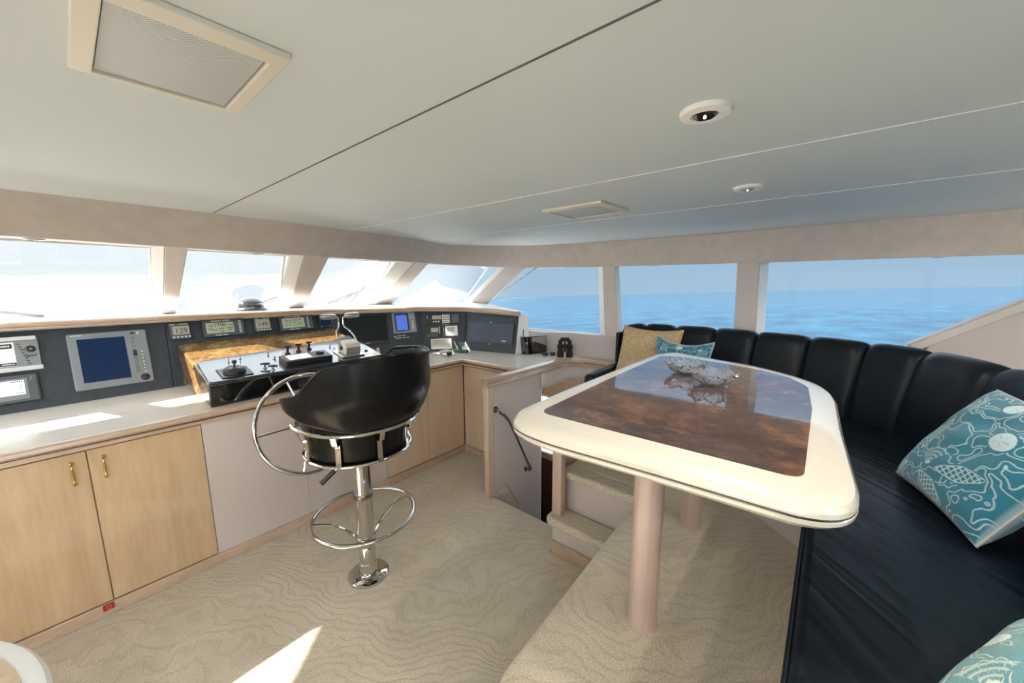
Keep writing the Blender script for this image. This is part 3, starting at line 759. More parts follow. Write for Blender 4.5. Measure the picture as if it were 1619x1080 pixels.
# throttle
t = thing('throttle_control', 'silver twin-lever throttle with grey grips at the right end of the pod', 'throttle', pp(1.33, 2.74))
F = PF(1.325, 2.73)
b = MB(); b.poly(round_poly([(-.085, -.075), (.085, -.075), (.085, .085), (-.085, .085)], .01, 3), .0005, .012, F); b.build('base_plate', 'chrome', t, bevel=.003)
b = MB()
pr = [(-.060, .012), (-.056, .075), (-.040, .095), (.0, .102), (.045, .098), (.062, .082), (.065, .012)]
F2 = F @ Matrix.Rotation(PI/2, 4, 'Y') 
b.solid([F @ V((-.058, y, z)) for y, z in pr], [F @ V((.058, y, z)) for y, z in pr]); b.build('housing', 'cream', t, bevel=.008, seg=3)
b = MB(); b.box((-.054, -.064, .018), (.054, -.058, .072), F); b.build('badge', 'satin', t, bevel=.002)
for s_ in (-1, 1):
    b = MB(); b.lathe([(.016, 0), (.016, .010), (.010, .014)], None, 16, frame(F @ V((s_*.058, -.0, .055)), (0, 1, 0), (0, 0, s_))); b.build('pivot', 'black', t)
    x1 = s_*.020
    L = b = MB(); b.tube(bez([F @ V((s_*.066, 0, .055)), F @ V((s_*.066, .045, .11)), F @ V((s_*.05, .10, .15)), F @ V((x1, .13, .18)), F @ V((x1, .145, .235)), F @ V((x1+s_*.015, .148, .252))], 5), .007, n=10); lv = b.build('lever', 'chrome', t)
    b = MB(); b.tube([F @ V((x1+s_*.015, .148, .252)), F @ V((x1+s_*.03, .148, .255)), F @ V((x1+s_*.11, .150, .258)), F @ V((x1+s_*.125, .150, .257))], [.014, .021, .021, .015], n=14); b.build('grip', 'satin', lv)
t = thing('push_button', 'small dark round button on the pod right of the throttle', 'button', pp(1.46, 2.74))
b = MB(); b.lathe([(.013, .0005), (.012, .006), (.008, .009)], None, 14, PF(1.465, 2.74)); b.build('cap', 'dashblue', t)
# chart edge tray line on plate
# ------------------------------------------------------------------ steering wheel
wh = thing('steering_wheel', 'large thin-rimmed polished steering wheel with five spokes in front of the mauve panel', 'steering wheel', (.88, 2.40, .77))
c = V((.885, 2.385, .77)); ax = V((0, -.97, .24)).normalized(); ux = V((1, 0, 0)); uy = ux.cross(ax)*-1
WR = .298
def wp(a, r, d=0): return c+(ux*math.cos(a)+uy*math.sin(a))*r+ax*d
MB().tube([wp(2*PI*k/64, WR) for k in range(64)], .0125, True, 12).build('rim', 'chrome', wh)
b = MB(); b.lathe([(.045, -.02), (.048, .0), (.04, .02), (.015, .028)], None, 24, frame(c, ux, uy if ux.cross(uy).dot(ax) > 0 else -uy)); b.build('hub', 'chrome', wh)
for k in range(5):
    a = math.radians(108+72*k); MB().tube([wp(a, .03, -.01), wp(a, .15, -.012), wp(a, WR-.005, 0)], .0062, n=8).build('spoke', 'chrome', wh)
MB().tube([c-ax*.01, c-ax*.235], .022, n=16).build('shaft', 'black', wh)

# ------------------------------------------------------------------ helm stool
SX, SY = .915, 1.845
stl = thing('helm_stool', 'black leather helm stool with chrome basket frame, pedestal and round footrest', 'stool', (SX, SY, 0))
SCn = V((SX, SY, 0))
b = MB(); b.lathe([(.108, 0), (.108, .012), (.100, .018), (.045, .020)], SCn, 48); b.build('base_plate', 'chrome', stl)
b = MB(); b.lathe([(.050, .018), (.048, .055), (.046, .060), (.046, .085), (.042, .09), (.042, .18), (.036, .19), (.030, .60)], SCn, 32); b.build('lower_pole', 'chrome', stl)
b = MB(); b.lathe([(.046, .19), (.046, .475), (.048, .478), (.048, .50), (.046, .502), (.044, .745)], SCn, 32); b.build('pedestal', 'chrome', stl)
b = MB(); b.lathe([(.0485, .476), (.050, .480), (.050, .498), (.0485, .502)], SCn, 32); b.build('collar', 'bronze', stl)
FR, FZ = .262, .372
fr = MB(); fr.tube([SCn+V((FR*math.cos(2*PI*k/56), FR*math.sin(2*PI*k/56), FZ)) for k in range(56)], .0115, True, 12); fr = fr.build('footrest_ring', 'chrome', stl)
for a in (math.radians(155), math.radians(-5), math.radians(55)):
    d = V((math.cos(a), math.sin(a), 0))
    MB().tube(bez([SCn+d*.04+V((0, 0, .23)), SCn+d*.09+V((0, 0, .29)), SCn+d*.17+V((0, 0, .35)), SCn+d*FR+V((0, 0, FZ))], 6), .009, n=10).build('brace', 'chrome', fr)
b = MB(); b.lathe([(.052, .225), (.052, .245), (.047, .248)], SCn, 24); b.build('footrest_clamp', 'chrome', stl)
lv = MB(); lv.tube([SCn+V((-.03, .0, .735)), SCn+V((-.13, .04, .655))], .005, n=8); lv = lv.build('height_lever', 'chrome', stl)
MB().tube([SCn+V((-.12, .036, .662)), SCn+V((-.135, .042, .651)), SCn+V((-.185, .062, .607))], [.010, .013, .014], n=12).build('lever_grip', 'black', lv)
# seat orientation: facing direction
FA = math.radians(125)      # facing (angle from +x)
fd = V((math.cos(FA), math.sin(FA), 0)); sd = V((-fd.y, fd.x, 0))     # sd: to the left of facing
def sp(phi, rx, rz, z):   # phi=0 at back center; grows toward left
    return SCn+(-fd*math.cos(phi)*rx)+(sd*math.sin(phi)*rz)+V((0, 0, z))
# lower basket ring, straps, upper ring
LR, UR, LZ, UZ = .262, .300, .776, .948
MB().tube([sp(2*PI*k/56, LR, LR, LZ) for k in range(56)], .008, True, 10).build('basket_ring', 'chrome', stl)
MB().tube([sp(PI*(k/30-.5)*1.45, UR+.012, UR+.012, UZ-.006+.02*abs(k/15-1)**3) for k in range(31)], .009, False, 10).build('support_band', 'chrome', stl)
for ph in (-78, -38, 2, 42, 82, 120, -118):
    a = math.radians(ph); r_ = [LR+.006, LR+.002, LR+.004, UR-.012, UR+.010]; z_ = [LZ, LZ+.04, LZ+.11, UZ-.06, UZ]
    b = MB()
    path = bez([sp(a, r, r, z) for r, z in zip(r_, z_)], 4)
    tdir = (sd*math.cos(a)+fd*math.sin(a)); b1 = []; b2 = []
    rad = (-fd*math.cos(a)+sd*math.sin(a))
    def fs(i, j, path=path, tdir=tdir, rad=rad):
        p = path[int(round(i*(len(path)-1)))]; q = [(-.012, -.002), (.012, -.002), (.012, .003), (-.012, .003)][int(round(j*4)) % 4]
        return p+tdir*q[0]+rad*q[1]
    b.grid(fs, len(path), 4, cv=True); b.build('basket_strap', 'chrome', stl)
b = MB(); b.lathe([(.10, .74), (.248, .768), (.252, .777), (.05, .779)], SCn, 40); b.build('seat_pan', 'black', stl)
b = MB(); b.lathe([(.232, .778), (.246, .79), (.250, .84), (.252, .88), (.266, .93), (.265, .965), (.245, .985), (.2, .995), (.05, 1.0)], SCn, 48); b.build('seat_cushion', 'leather2', stl)
# shell back: phi from -A..A, z from bottom rim to top line
AM = math.radians(125)
def sst(a, b, x):
    t = min(1, max(0, (x-a)/(b-a))); return t*t*(3-2*t)
def shell(i, j, out):
    ph = (i*2-1)*AM; q = abs(ph)/AM
    d_ = abs(math.degrees(ph))
    ztop = 1.298-.038*sst(-35, 25, -math.degrees(ph))-.024*sst(40, 80, d_)-.135*sst(76, 104, d_)-.035*sst(104, 125, d_)
    zb = .945+.045*sst(65, 98, d_)+.105*sst(92, 127, d_)
    z = zb+(ztop-zb)*j
    hh = (z-.945)/.355
    r = .322+.062*sst(-.15, .50, hh)-.008*hh*hh-.022*(1-min(1, j*5))**2-.05*sst(112, 126, d_)
    if not out: r -= (.05*math.sin(PI*min(1, .10+.80*j))**.5)*(1-.55*sst(105, 125, d_))
    return sp(ph, r, r, z)
b = MB(); N1, N2 = 49, 18
go = b.grid(lambda i, j: shell(i, j, True), N1, N2); gi = b.grid(lambda i, j: shell(i, j, False), N1, N2)
for i in range(N1-1):
    b.bm.faces.new((go[i][-1], go[i+1][-1], gi[i+1][-1], gi[i][-1])); b.bm.faces.new((go[i][0], gi[i][0], gi[i+1][0], go[i+1][0]))
for j in range(N2-1):
    b.bm.faces.new((go[0][j], go[0][j+1], gi[0][j+1], gi[0][j])); b.bm.faces.new((go[-1][j], gi[-1][j], gi[-1][j+1], go[-1][j+1]))
bk = b.build('backrest', 'leather2', stl, ang=80)
MB().tube([shell(k/60, 1, True)+V((0, 0, .002)) for k in range(61)], .0055, n=8).build('piping', 'leather2', bk)
MB().tube([shell(k/60, 1, False)+V((0, 0, .002)) for k in range(61)], .0045, n=8).build('piping', 'leather2', bk)

# ------------------------------------------------------------------ dinette table
tb = thing('dinette_table', 'cream lacquered table with dark burl inlay on two round oak pedestals', 'table', (1.5, .37, ZP))
far = bez([(2.22, .775, 0), (2.34, .715, 0), (2.315, .60, 0), (2.27, .45, 0), (2.225, .30, 0), (2.13, .15, 0), (2.00, .03, 0), (1.86, -.025, 0), (1.72, -.045, 0)], 5)
outline = [(p.x, p.y) for p in far]+[(1.4, -.057)]+[(p.x, p.y) for p in bez([(1.10, -.074, 0), (1.0, -.079, 0), (.935, -.072, 0), (.885, -.045, 0), (.858, .0, 0), (.850, .06, 0), (.838, .30, 0), (.822, .52, 0), (.822, .60, 0), (.832, .67, 0), (.862, .73, 0), (.92, .765, 0), (1.0, .776, 0), (1.2, .783, 0)], 4)]
cx, cy = 1.5, .37
def ring_tbl(off, z): 
    out = []
    for (x, y) in outline:
        d = V((x-cx, (y-cy)*1.6, 0)).normalized(); out.append(V((x-d.x*off, y-d.y*off, z)))
    return out
b = MB(); rings = [(.045, 1.146), (.012, 1.150), (.001, 1.160), (0, 1.168), (.004, 1.1705), (.004, 1.1735), (0, 1.176), (.001, 1.186), (.010, 1.196), (.028, 1.2), (.06, 1.2)]
vs = [[b.bm.verts.new(p) for p in ring_tbl(o_, z)] for o_, z in rings]; n = len(outline)
for a_, c_ in zip(vs, vs[1:]):
    for k in range(n): b.bm.faces.new((a_[k], a_[(k+1) % n], c_[(k+1) % n], c_[k]))
b.bm.faces.new(vs[0][::-1]); b.bm.faces.new(vs[-1]); b.build('tabletop', 'cream_lacquer', tb)
b = MB(); b.tube(ring_tbl(.0035, 1.172), .0026, True, 6); b.build('edge_line', 'bronze', tb)
inl = round_poly([(.955, .70), (.972, .012), (1.55, .02), (1.88, .045), (2.02, .12), (2.10, .24), (2.16, .42), (2.20, .62), (2.17, .72), (1.5, .715)], [.05, .04, .02, .05, .04, .05, .05, .05, .04, .01], 5)
MB().poly(inl, 1.198, 1.2008).build('burl_inlay', 'burltable', tb)
for x, y in ((1.115, .385), (1.765, .41)):
    b = MB(); b.lathe([(.048, ZP), (.047, ZP+.01), (.045, ZP+.03), (.045, 1.11), (.045, 1.148)], V((x, y, 0)), 32); b.build('leg', 'leg', tb)

# crystal shell bowls
def bowl(x, y, rot, label):
    t = thing('crystal_bowl', label, 'bowl', (x, y, 1.2015), 'crystal shell bowls')
    b = MB(); nk = 72
    def fo(i, j, inn):
        a = 2*PI*i; rr = .022+.060*(j**.75); sc = 1+.10*abs(math.sin(4*a+rot))*j+.03*(abs(math.sin(12*a))-.5)*j
        z = .000+.050*j**1.5+.006*math.sin(8*a)*j+.004*math.sin(24*a+9*j)*j
        rr *= sc
        if inn: rr *= .90; z += .007*(1-j)+.001
        return V((x+rr*math.cos(a+rot), y+rr*math.sin(a+rot), 1.2018+z))
    g1 = b.grid(lambda i, j: fo(i, j, False), nk, 9, cu=True); g2 = b.grid(lambda i, j: fo(i, j, True), nk, 9, cu=True)
    for i in range(nk):
        k = (i+1) % nk; b.bm.faces.new((g1[i][-1], g1[k][-1], g2[k][-1], g2[i][-1]))
    b.bm.faces.new([g1[i][0] for i in range(nk)][::-1]); b.bm.faces.new([g2[i][0] for i in range(nk)])
    b.build('bowl', 'crystal', t, ang=50)
    b = MB(); F = Matrix.Translation((x, y, 1.2018))
    b.ball((x, y, 1.2015+.026), .016, (1, 1, .7), 10)
    for k in range(5):
        a = k*2*PI/5+rot; b.ball((x+.030*math.cos(a), y+.030*math.sin(a), 1.2015+.029), .012, (1.2, 1, .55), 8)
    b.build('center_ornament', 'crystal', t)
    return t
bowl(1.80, .49, .2, 'clear cut crystal shell bowl on the table, farther left of the pair')
bowl(1.67, .345, .9, 'clear cut crystal shell bowl on the table, nearer right of the pair')

# ------------------------------------------------------------------ settee
se = thing('settee', 'curved navy black leather settee with tall channelled back around the table', 'settee', (2.2, .3, ZP))
ZS = .90
front = [(.0, .0), (1.80, .0), (1.90, .04), (2.14, .34), (2.30, .62), (2.36, .95), (2.37, 1.27)]
backl = [(2.90, 1.28), (2.93, 1.10), (2.95, .88), (2.955, .61), (2.895, .35), (2.84, .076), (2.735, -.178), (2.585, -.383), (2.276, -.545), (1.95, -.62), (1.62, -.64), (1.28, -.645), (.93, -.645), (.58, -.645), (0, -.645)]
def inset_line(pts, d):
    out = []; m = len(pts)
    for i, p in enumerate(pts):
        a = V((*pts[max(0, i-1)], 0)); c_ = V((*pts[min(m-1, i+1)], 0)); t_ = (c_-a).normalized(); nn = V((t_.y, -t_.x, 0))
        out.append((p[0]+nn.x*d, p[1]+nn.y*d))
    return out
bin_ = inset_line(backl, .12)
sc_poly = round_poly(front, [0, .06, .06, .1, .1, .1, .06], 6)[1:] if False else front
MB().poly(front+[(p[0], p[1]) for p in bin_], ZS-.13, ZS).build('seat_cushion', 'leather_seat', se, bevel=.022, seg=4)
b = MB(); b.tube([(*p, ZS-.016) for p in front[0:1]]+[V((*p, ZS-.016))+V((0, .006, 0)) for p in front[1:2]]+[V((*p, ZS-.016))+V((-.004, .004, 0)) for p in front[2:]], .0045, n=8); b.build('piping', 'leather', se)
fb = inset_line(front, .0)
MB().poly([(0, -.012), (1.80, -.012), (1.895, .02), (2.135, .33), (2.31, .62), (2.37, .95), (2.38, 1.26), (2.85, 1.26)]+[(p[0], p[1]) for p in backl[1:]], ZP, ZS-.13).build('base', 'mauve', se)
MB().poly([(2.36, 1.25), (2.352, 1.33), (2.5, 1.345), (2.90, 1.345), (2.90, 1.25)], ZS-.10, ZS+.062).build('end_bolster', 'leather', se, bevel=.035, seg=4)
# channels
bl = [V((*p, 0)) for p in backl]
profc = [(.150, ZS-.03), (.152, .96), (.138, 1.06), (.112, 1.17), (.090, 1.245), (.066, 1.283), (.030, 1.300), (.0, 1.290), (-.02, 1.262), (-.026, 1.20), (-.028, ZS-.03)]
pcr = bez([(a, 0, z) for a, z in profc], 3)
fine = bez(bl, 12)
def channel(k):
    p0, p1 = bl[k], bl[k+1]
    seg = fine[k*12:(k+1)*12+1]
    def f(i, j):
        q = i*12; a = int(min(11, q)); P = seg[a].lerp(seg[a+1], q-a)
        ta = (seg[min(12, a+1)]-seg[a]).normalized()
        nn = V((ta.y, -ta.x, 0))
        pr_ = pcr[int(round(j*(len(pcr)-1)))]
        bul = max(0, 1-(2*i-1)**4)**.5
        low = (1-bul)
        dz = -.028*low*max(0, (pr_.z-1.05)/.25) if pr_.z > 1.05 else 0
        off = pr_.x-.030*low*(1 if pr_.x > -.02 else -.3)
        if k == 0: dz -= .05*(1-i)**2*max(0, (pr_.z-1.0)/.3)
        return V((P.x+nn.x*off, P.y+nn.y*off, pr_.z+dz))
    b = MB()
    b.grid(f, 21, len(pcr)); return b.build('back_channel', 'leather', se, ang=75)
for k in range(len(bl)-1): channel(k)
MB().poly([(2.775, 1.262), (2.93, 1.262), (2.93, 1.292), (2.785, 1.292)], ZS-.03, 1.225).build('back_end', 'leather', se, bevel=.012, seg=3)

# ------------------------------------------------------------------ pillows
def smooth_noise(n, scale, seed, oct_=2):
    r = np.random.RandomState(seed); out = np.zeros((n, n)); x = np.linspace(0, 1, n)
    for o in range(oct_):
        m = int(scale*2**o)+2; g = r.randn(m+1, m+1); fx = x*(m-1); ix = fx.astype(int).clip(0, m-2); t = fx-ix; t = t*t*(3-2*t)
        A = g[np.ix_(ix, ix)]; B_ = g[np.ix_(ix+1, ix)]; C_ = g[np.ix_(ix, ix+1)]; D_ = g[np.ix_(ix+1, ix+1)]
        T0 = t[:, None]; T1 = t[None, :]
        out += (A*(1-T0)*(1-T1)+B_*T0*(1-T1)+C_*(1-T0)*T1+D_*T0*T1)/(2**o*1.4)
    return out
def stitch_map(n, seed, shells=True):
    X, Y = np.meshgrid(np.linspace(-1, 1, n), np.linspace(-1, 1, n), indexing='ij')
    N = smooth_noise(n, 9, seed); gx, gy = np.gradient(N, 2/(n-1)); g = np.hypot(gx, gy)+.8
    S_ = np.zeros((n, n))
    for lv in (-.35, .18): S_ = np.maximum(S_, np.clip(1.3-np.abs(N-lv)/g/.007, 0, 1))
    def clear(mask): S_[mask] = 0
    if shells:
        for (cx_, cy_, r, rot) in ((-.20, -.38, .20, .4), (-.72, -.80, .17, 2.2), (.70, .62, .20, 3.6), (-.62, .62, .17, -1)):
            dx = (X-cx_)*math.cos(rot)+(Y-cy_)*math.sin(rot); dy = -(X-cx_)*math.sin(rot)+(Y-cy_)*math.cos(rot)
            rr = np.hypot(dx, dy+r*.8); an = np.arctan2(dx, dy+r*.8)
            R = r*1.7*(1+.05*np.cos(an*14)); inside = (rr < R) & (np.abs(an) < .85)
            clear((rr < R*1.08) & (np.abs(an) < .95))
            fan = np.clip(1.4-np.abs(((an*9) % 1)-.5)*rr*2.2/.016*.9, 0, 1); S_[inside] = np.maximum(fan, np.clip(1.5-np.abs(rr-R)/.014, 0, 1))[inside]
            arc_ = np.clip(1.4-np.abs(((rr*14) % 1)-.5)*5, 0, 1); S_[inside] = np.maximum(S_, arc_*.7)[inside]
            base_ = rr < r*.35; S_[base_ & (np.abs(an) < 1.3)] = 1
        for (cx_, cy_, r) in ((.42, .30, .17), (-.05, .80, .13)):
            d = np.hypot((X-cx_), (Y-cy_)*1.15); a = np.arctan2(Y-cy_, X-cx_); clear(d < r*1.15); S_[d < r] = 1
            star = (np.abs(np.sin(a*2.5)) < .10) & (d < r*.65) & (d > r*.15); S_[star] = .25
        for (cx_, cy_, rot) in ((.45, -.35, .35), (-.62, .05, 1.6), (.15, -.82, -.3)):
            dx = (X-cx_)*math.cos(rot)+(Y-cy_)*math.sin(rot); dy = -(X-cx_)*math.sin(rot)+(Y-cy_)*math.cos(rot)
            w_ = .13*np.clip(1-np.abs(dx+.08)/.36, 0, 1)**.6; ins = np.abs(dy) < w_; clear(np.abs(dy) < w_*1.25)
            chk = np.clip(1.6-np.minimum(np.abs(np.sin((dx*1.0+dy)*32)), np.abs(np.sin((dx-dy)*32)))*3.2, 0, 1)
            edge = np.clip(1.6-np.abs(np.abs(dy)-w_)/.012, 0, 1); S_[ins] = np.maximum(chk, edge)[ins]
    rim = np.clip(1-(1-np.maximum(np.abs(X), np.abs(Y)))/.02, 0, 1); return np.maximum(S_, rim*.7)
def pillow(name, label, F, w, h, th, m, seed=None, pinch=.10, n=60, pip=None, shells=True, sag=0):
    t = thing(name, label, 'pillow', F.translation)
    if seed is not None: S_ = stitch_map(n, seed, shells); S2 = stitch_map(n, seed+5, shells)
    else: S_ = S2 = np.zeros((n, n))
    verts = []; faces = []; col = []
    for side, SS in ((1, S_), (-1, S2)):
        for i in range(n):
            for j in range(n):
                x = i/(n-1)*2-1; y = j/(n-1)*2-1
                e = (max(0, 1-abs(x)**2.6)*max(0, 1-abs(y)**2.6))
                z = th/2*e**.42*side
                px = x*w/2*(1-pinch*(1-y*y)*abs(x)**3); py = y*h/2*(1-pinch*(1-x*x)*abs(y)**3)
                py -= sag*(1-x*x)*max(0, y)
                wr = .004*math.sin(7*x+3*y+(seed or 1))*e+.0035*math.sin(11*y-5*x)*e
                verts.append(F @ V((px, py, z+wr*side))-F.translation); col.append(float(SS[i, j]))
        o0 = 0 if side == 1 else n*n
        for i in range(n-1):
            for j in range(n-1):
                q = (o0+i*n+j, o0+(i+1)*n+j, o0+(i+1)*n+j+1, o0+i*n+j+1); faces.append(q if side == 1 else q[::-1])
    me = bpy.data.meshes.new('cover'); me.from_pydata([tuple(v) for v in verts], [], faces)
    a = me.attributes.new('stitch', 'FLOAT', 'POINT'); a.data.foreach_set('value', col)
    for p in me.polygons: p.use_smooth = True
    me.materials.append(M[m]); o = bpy.data.objects.new('cover', me); COL.objects.link(o); o.parent = t
    bm = bmesh.new(); bm.from_mesh(me); bmesh.ops.remove_doubles(bm, verts=bm.verts, dist=1e-5); bm.to_mesh(me); bm.free()
    if pip:
        pts = []
        for (sx, sy, ex, ey) in ((-1, -1, 1, -1), (1, -1, 1, 1), (1, 1, -1, 1), (-1, 1, -1, -1)):
            for k in range(20):
                x = sx+(ex-sx)*k/20; y = sy+(ey-sy)*k/20
                pts.append(F @ V((x*w/2*(1-pinch*(1-y*y)*abs(x)**3), y*h/2*(1-pinch*(1-x*x)*abs(y)**3)-sag*(1-x*x)*max(0, y), 0)))
        MB().tube(pts, .004, True, 8).build('piping', pip, t)
    return t
# tan bolster pillow leaning on the back at the forward end
F = frame((2.735, 1.015, 1.09), (-.12, -1, 0), (.32, 0, 1))
pillow('pillow', 'tan textured pillow at the forward end of the settee', F, .46, .40, .12, 'tan', None, .06, 40, 'tan', sag=.015)
F = frame((2.57, .735, 1.07), (-.10, -1, -.03), (.22, 0, 1))
pillow('pillow', 'small teal embroidered pillow leaning beside the tan pillow', F, .37, .36, .10, 'teal', 11, .08, 150, 'piping', sag=.03)
# teal pillow at right
F = frame((1.735, -.40, 1.085), (-.966, -.258, 0), (.18, -.50, .85))
pillow('pillow', 'bright teal shell-embroidered pillow leaning on the settee back at the right edge', F, .44, .40, .15, 'teal', 3, .05, 230, 'piping')
F = frame((.95, -.42, .99), (.88, -.47, .0), (.42, .80, -.42))
pillow('pillow', 'pale teal embroidered pillow lying on the settee at the lower right, nearest the camera', F, .44, .36, .15, 'teal_pale', 21, .03, 200, 'piping')

# ------------------------------------------------------------------ small things on the counter
t = thing('cordless_handset', 'white and black handset lying on the counter below the radios', 'handset', (2.28, 2.77, CT))
b = MB(); b.tube(bez([(2.235, 2.80, .955), (2.26, 2.79, .968), (2.31, 2.76, .965), (2.335, 2.745, .948)], 5), [.016]*2+[.02]*5+[.022]*5+[.016]*4, n=12); b.build('shell', 'silver', t)
b = MB(); b.ball((2.30, 2.745, .95), .024, (1.3, .8, .8)); b.build('mouthpiece', 'black', t)
b = MB(); b.tube([(2.33, 2.74, .935), (2.38, 2.75, .934), (2.44, 2.78, .934)], .004, n=6); b.build('cord', 'white', t)
t = thing('desk_microphone', 'dark green flat desk unit with white upright clip on the counter', 'desk unit', (2.47, 2.80, CT))
F = frame((2.48, 2.79, CT), (.55, -.83, 0), (.83, .55, 0))
b = MB(); b.poly(round_poly([(-.085, -.04), (.085, -.04), (.085, .04), (-.085, .04)], .035, 6), 0.001, .028, F); b.build('base', 'green', t, bevel=.006)
b = MB(); b.tube(bez([F @ V((-.02, 0, .025)), F @ V((-.035, 0, .06)), F @ V((-.06, .0, .115))], 5), [.008]*6+[.004]*5, n=8); b.build('arm', 'silver', t)
b = MB(); b.poly([(-.0, 0), (.035, 0), (.045, .05), (.03, .035), (.022, .062), (.01, .03), (-.012, .04)], -.01, .01, F @ Matrix.Translation((.03, 0, .025)) @ Matrix.Rotation(PI/2, 4, 'X')); b.build('clip', 'white', t, bevel=.003)
# boxy monitor beside the dash
t = thing('box_monitor', 'black boxy unit with tilted mirror-like face behind the binoculars', 'monitor', (2.94, 2.13, CT))
F = frame((2.80, 2.18, CT), (.965, -.26, 0), (0.03, .10, 1))
b = MB(); b.box((0, 0, -.14), (.235, .175, 0), F); b.build('housing', 'blackgloss', t, bevel=.005)
b = MB(); b.box((.065, .035, 0), (.222, .165, .004), F); b.build('face', 'chrome', t)
b = MB(); b.solid([F @ V(p) for p in ((.066, .036, .004), (.221, .036, .004), (.221, .075, .004), (.066, .125, .004))], [F @ V(p) for p in ((.066, .036, .006), (.221, .036, .006), (.221, .075, .006), (.066, .125, .006))]); b.build('shade_strip', 'blackgloss', t)
t = thing('sunglasses', 'small tangle of black sunglasses in front of the box monitor', 'sunglasses', (2.86, 1.99, CT))
for s_ in (-1, 1):
    F = frame((2.865+s_*.022, 1.985-s_*.025, CT+.022), (.66, -.75, 0), (.2, .2, 1))
    b = MB(); b.poly(round_poly([(-.026, -.018), (.026, -.018), (.028, .018), (-.028, .018)], .012, 4), 0, .003, F); b.build('lens', 'blackgloss', t)
b = MB(); b.tube([(2.825, 2.035, .955), (2.86, 1.99, .96), (2.905, 1.935, .955)], .003, n=6)
b.tube([(2.825, 2.035, .955), (2.88, 2.08, .945), (2.93, 2.09, .935)], .003, n=6); b.tube([(2.905, 1.935, .955), (2.96, 1.98, .945), (2.99, 2.0, .935)], .003, n=6); b.build('frame', 'black', t)
# binoculars standing on their lenses
t = thing('binoculars', 'black binoculars standing upright on the counter near the window sill', 'binoculars', (2.95, 1.83, CT))
bx, by = 2.935, 1.855; dv_ = V((.55, -.835, 0))
for s_ in (-1, 1):
    c0 = V((bx, by, CT))+dv_*.042*s_
    b = MB(); b.lathe([(.030, 0), (.031, .004), (.031, .045), (.024, .06), (.024, .075), (.030, .085), (.030, .115), (.018, .125), (.019, .155), (.017, .16)], c0, 20); b.build('barrel', 'rubber', t)
b = MB(); c0 = V((bx, by, CT)); b.lathe([(.012, .05), (.012, .12), (.010, .14)], c0, 12); b.build('hinge', 'black', t)
b = MB(); F = frame((bx, by, CT+.085), dv_, (0, 0, 1)); b.box((-.065, .0, -.018), (.065, .035, .018), F); b.build('bridge', 'rubber', t, bevel=.006)
b = MB(); b.box((-.042, .062, -.02), (.042, .098, .02), F); b.build('eyepiece_cap', 'rubber', t, bevel=.004)
t = thing('charger_cable', 'short black cable hanging down the pale end of the dash', 'cable', (2.82, 2.27, CT))
MB().tube(bez([(2.86, 2.285, 1.16), (2.845, 2.275, 1.10), (2.875, 2.262, 1.02), (2.84, 2.255, .96), (2.79, 2.25, .936), (2.83, 2.20, .936)], 6), .004, n=6).build('cord', 'black', t)
# compass on the ledge
t = thing('compass', 'black domed compass on the ledge below the windshield', 'compass', (.985, 3.66, 1.39))
b = MB(); b.lathe([(.115, 0), (.115, .008), (.100, .012), (.096, .02)], V((.985, 3.66, 1.402)), 32); b.build('base', 'black', t)
b = MB(); b.lathe([(.094, .018), (.094, .040), (.086, .066), (.066, .088), (.036, .102), (.004, .106)], V((.985, 3.66, 1.402)), 32); b.build('dome', 'blackgloss', t)
# red tag
t = thing('red_tag', 'small red sticker with a pale ring at the foot of the cabinet doors', 'sticker', (-.05, YF-.013, .03))
MB().box((-.068, YF-.0145, .028), (-.028, YF-.0118, .060)).build('tape', 'red', t)
MB().tube([(-.047+.007*math.cos(2*PI*k/16), YF-.0150, .044+.010*math.sin(2*PI*k/16)) for k in range(16)], .0011, True, 6).build('ring_print', 'pinkprint', t)
# round table bottom left
t = thing('round_side_table', 'round maple side table with pale rim at the lower left corner', 'side table', (-.645, 1.22, 0))
rc = V((-.645, 1.22, 0))
b = MB(); b.lathe([(.49, .712), (.512, .716), (.522, .727), (.522, .738), (.514, .748), (.495, .752), (.480, .7515)], rc, 96); b.build('rim', 'pillarw', t)
b = MB(); b.lathe([(.482, .7515), (.482, .7535), (.478, .754)], rc, 96); b.build('top', 'maple', t)
b = MB(); b.lathe([(.14, 0), (.14, .02), (.045, .04), (.045, .712)], rc, 32); b.build('pedestal', 'leg', t)

# ------------------------------------------------------------------ ceiling and valances
Cf = [(-2.6, 2.20), (-.90, 2.27), (-.105, 2.308), (.427, 2.348), (1.025, 2.409), (1.75, 2.54), (2.382, 2.749)]
Cd = [(2.382, 2.749), (2.91, 2.193)]
Cs = [(2.91, 2.193), (3.06, 1.70), (3.112, 1.33), (3.118, .8), (3.105, .26), (3.07, -.66), (3.0, -1.8), (2.95, -3.0)]
outer_c = [(-2.6, -3.0)]+Cf+[Cd[1]]+Cs[1:]
seams = [-.95, -.22, .513, 1.244, 1.975]
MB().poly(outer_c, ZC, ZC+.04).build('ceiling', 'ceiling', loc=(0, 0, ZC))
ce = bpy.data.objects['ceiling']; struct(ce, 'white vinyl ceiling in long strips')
def clip_y(x):
    for a, c_ in zip(Cf, Cf[1:]):
        if a[0] <= x <= c_[0]: return a[1]+(c_[1]-a[1])*(x-a[0])/(c_[0]-a[0])
    return 2.6
for k, x in enumerate(seams):
    b = MB(); b.box((x-.0013, -3, ZC-.002), (x+.0013, clip_y(x)-.01, ZC+.001)); struct(b.build('trim_%d' % (k+2), 'seam' if x > 1 else 'gap'))
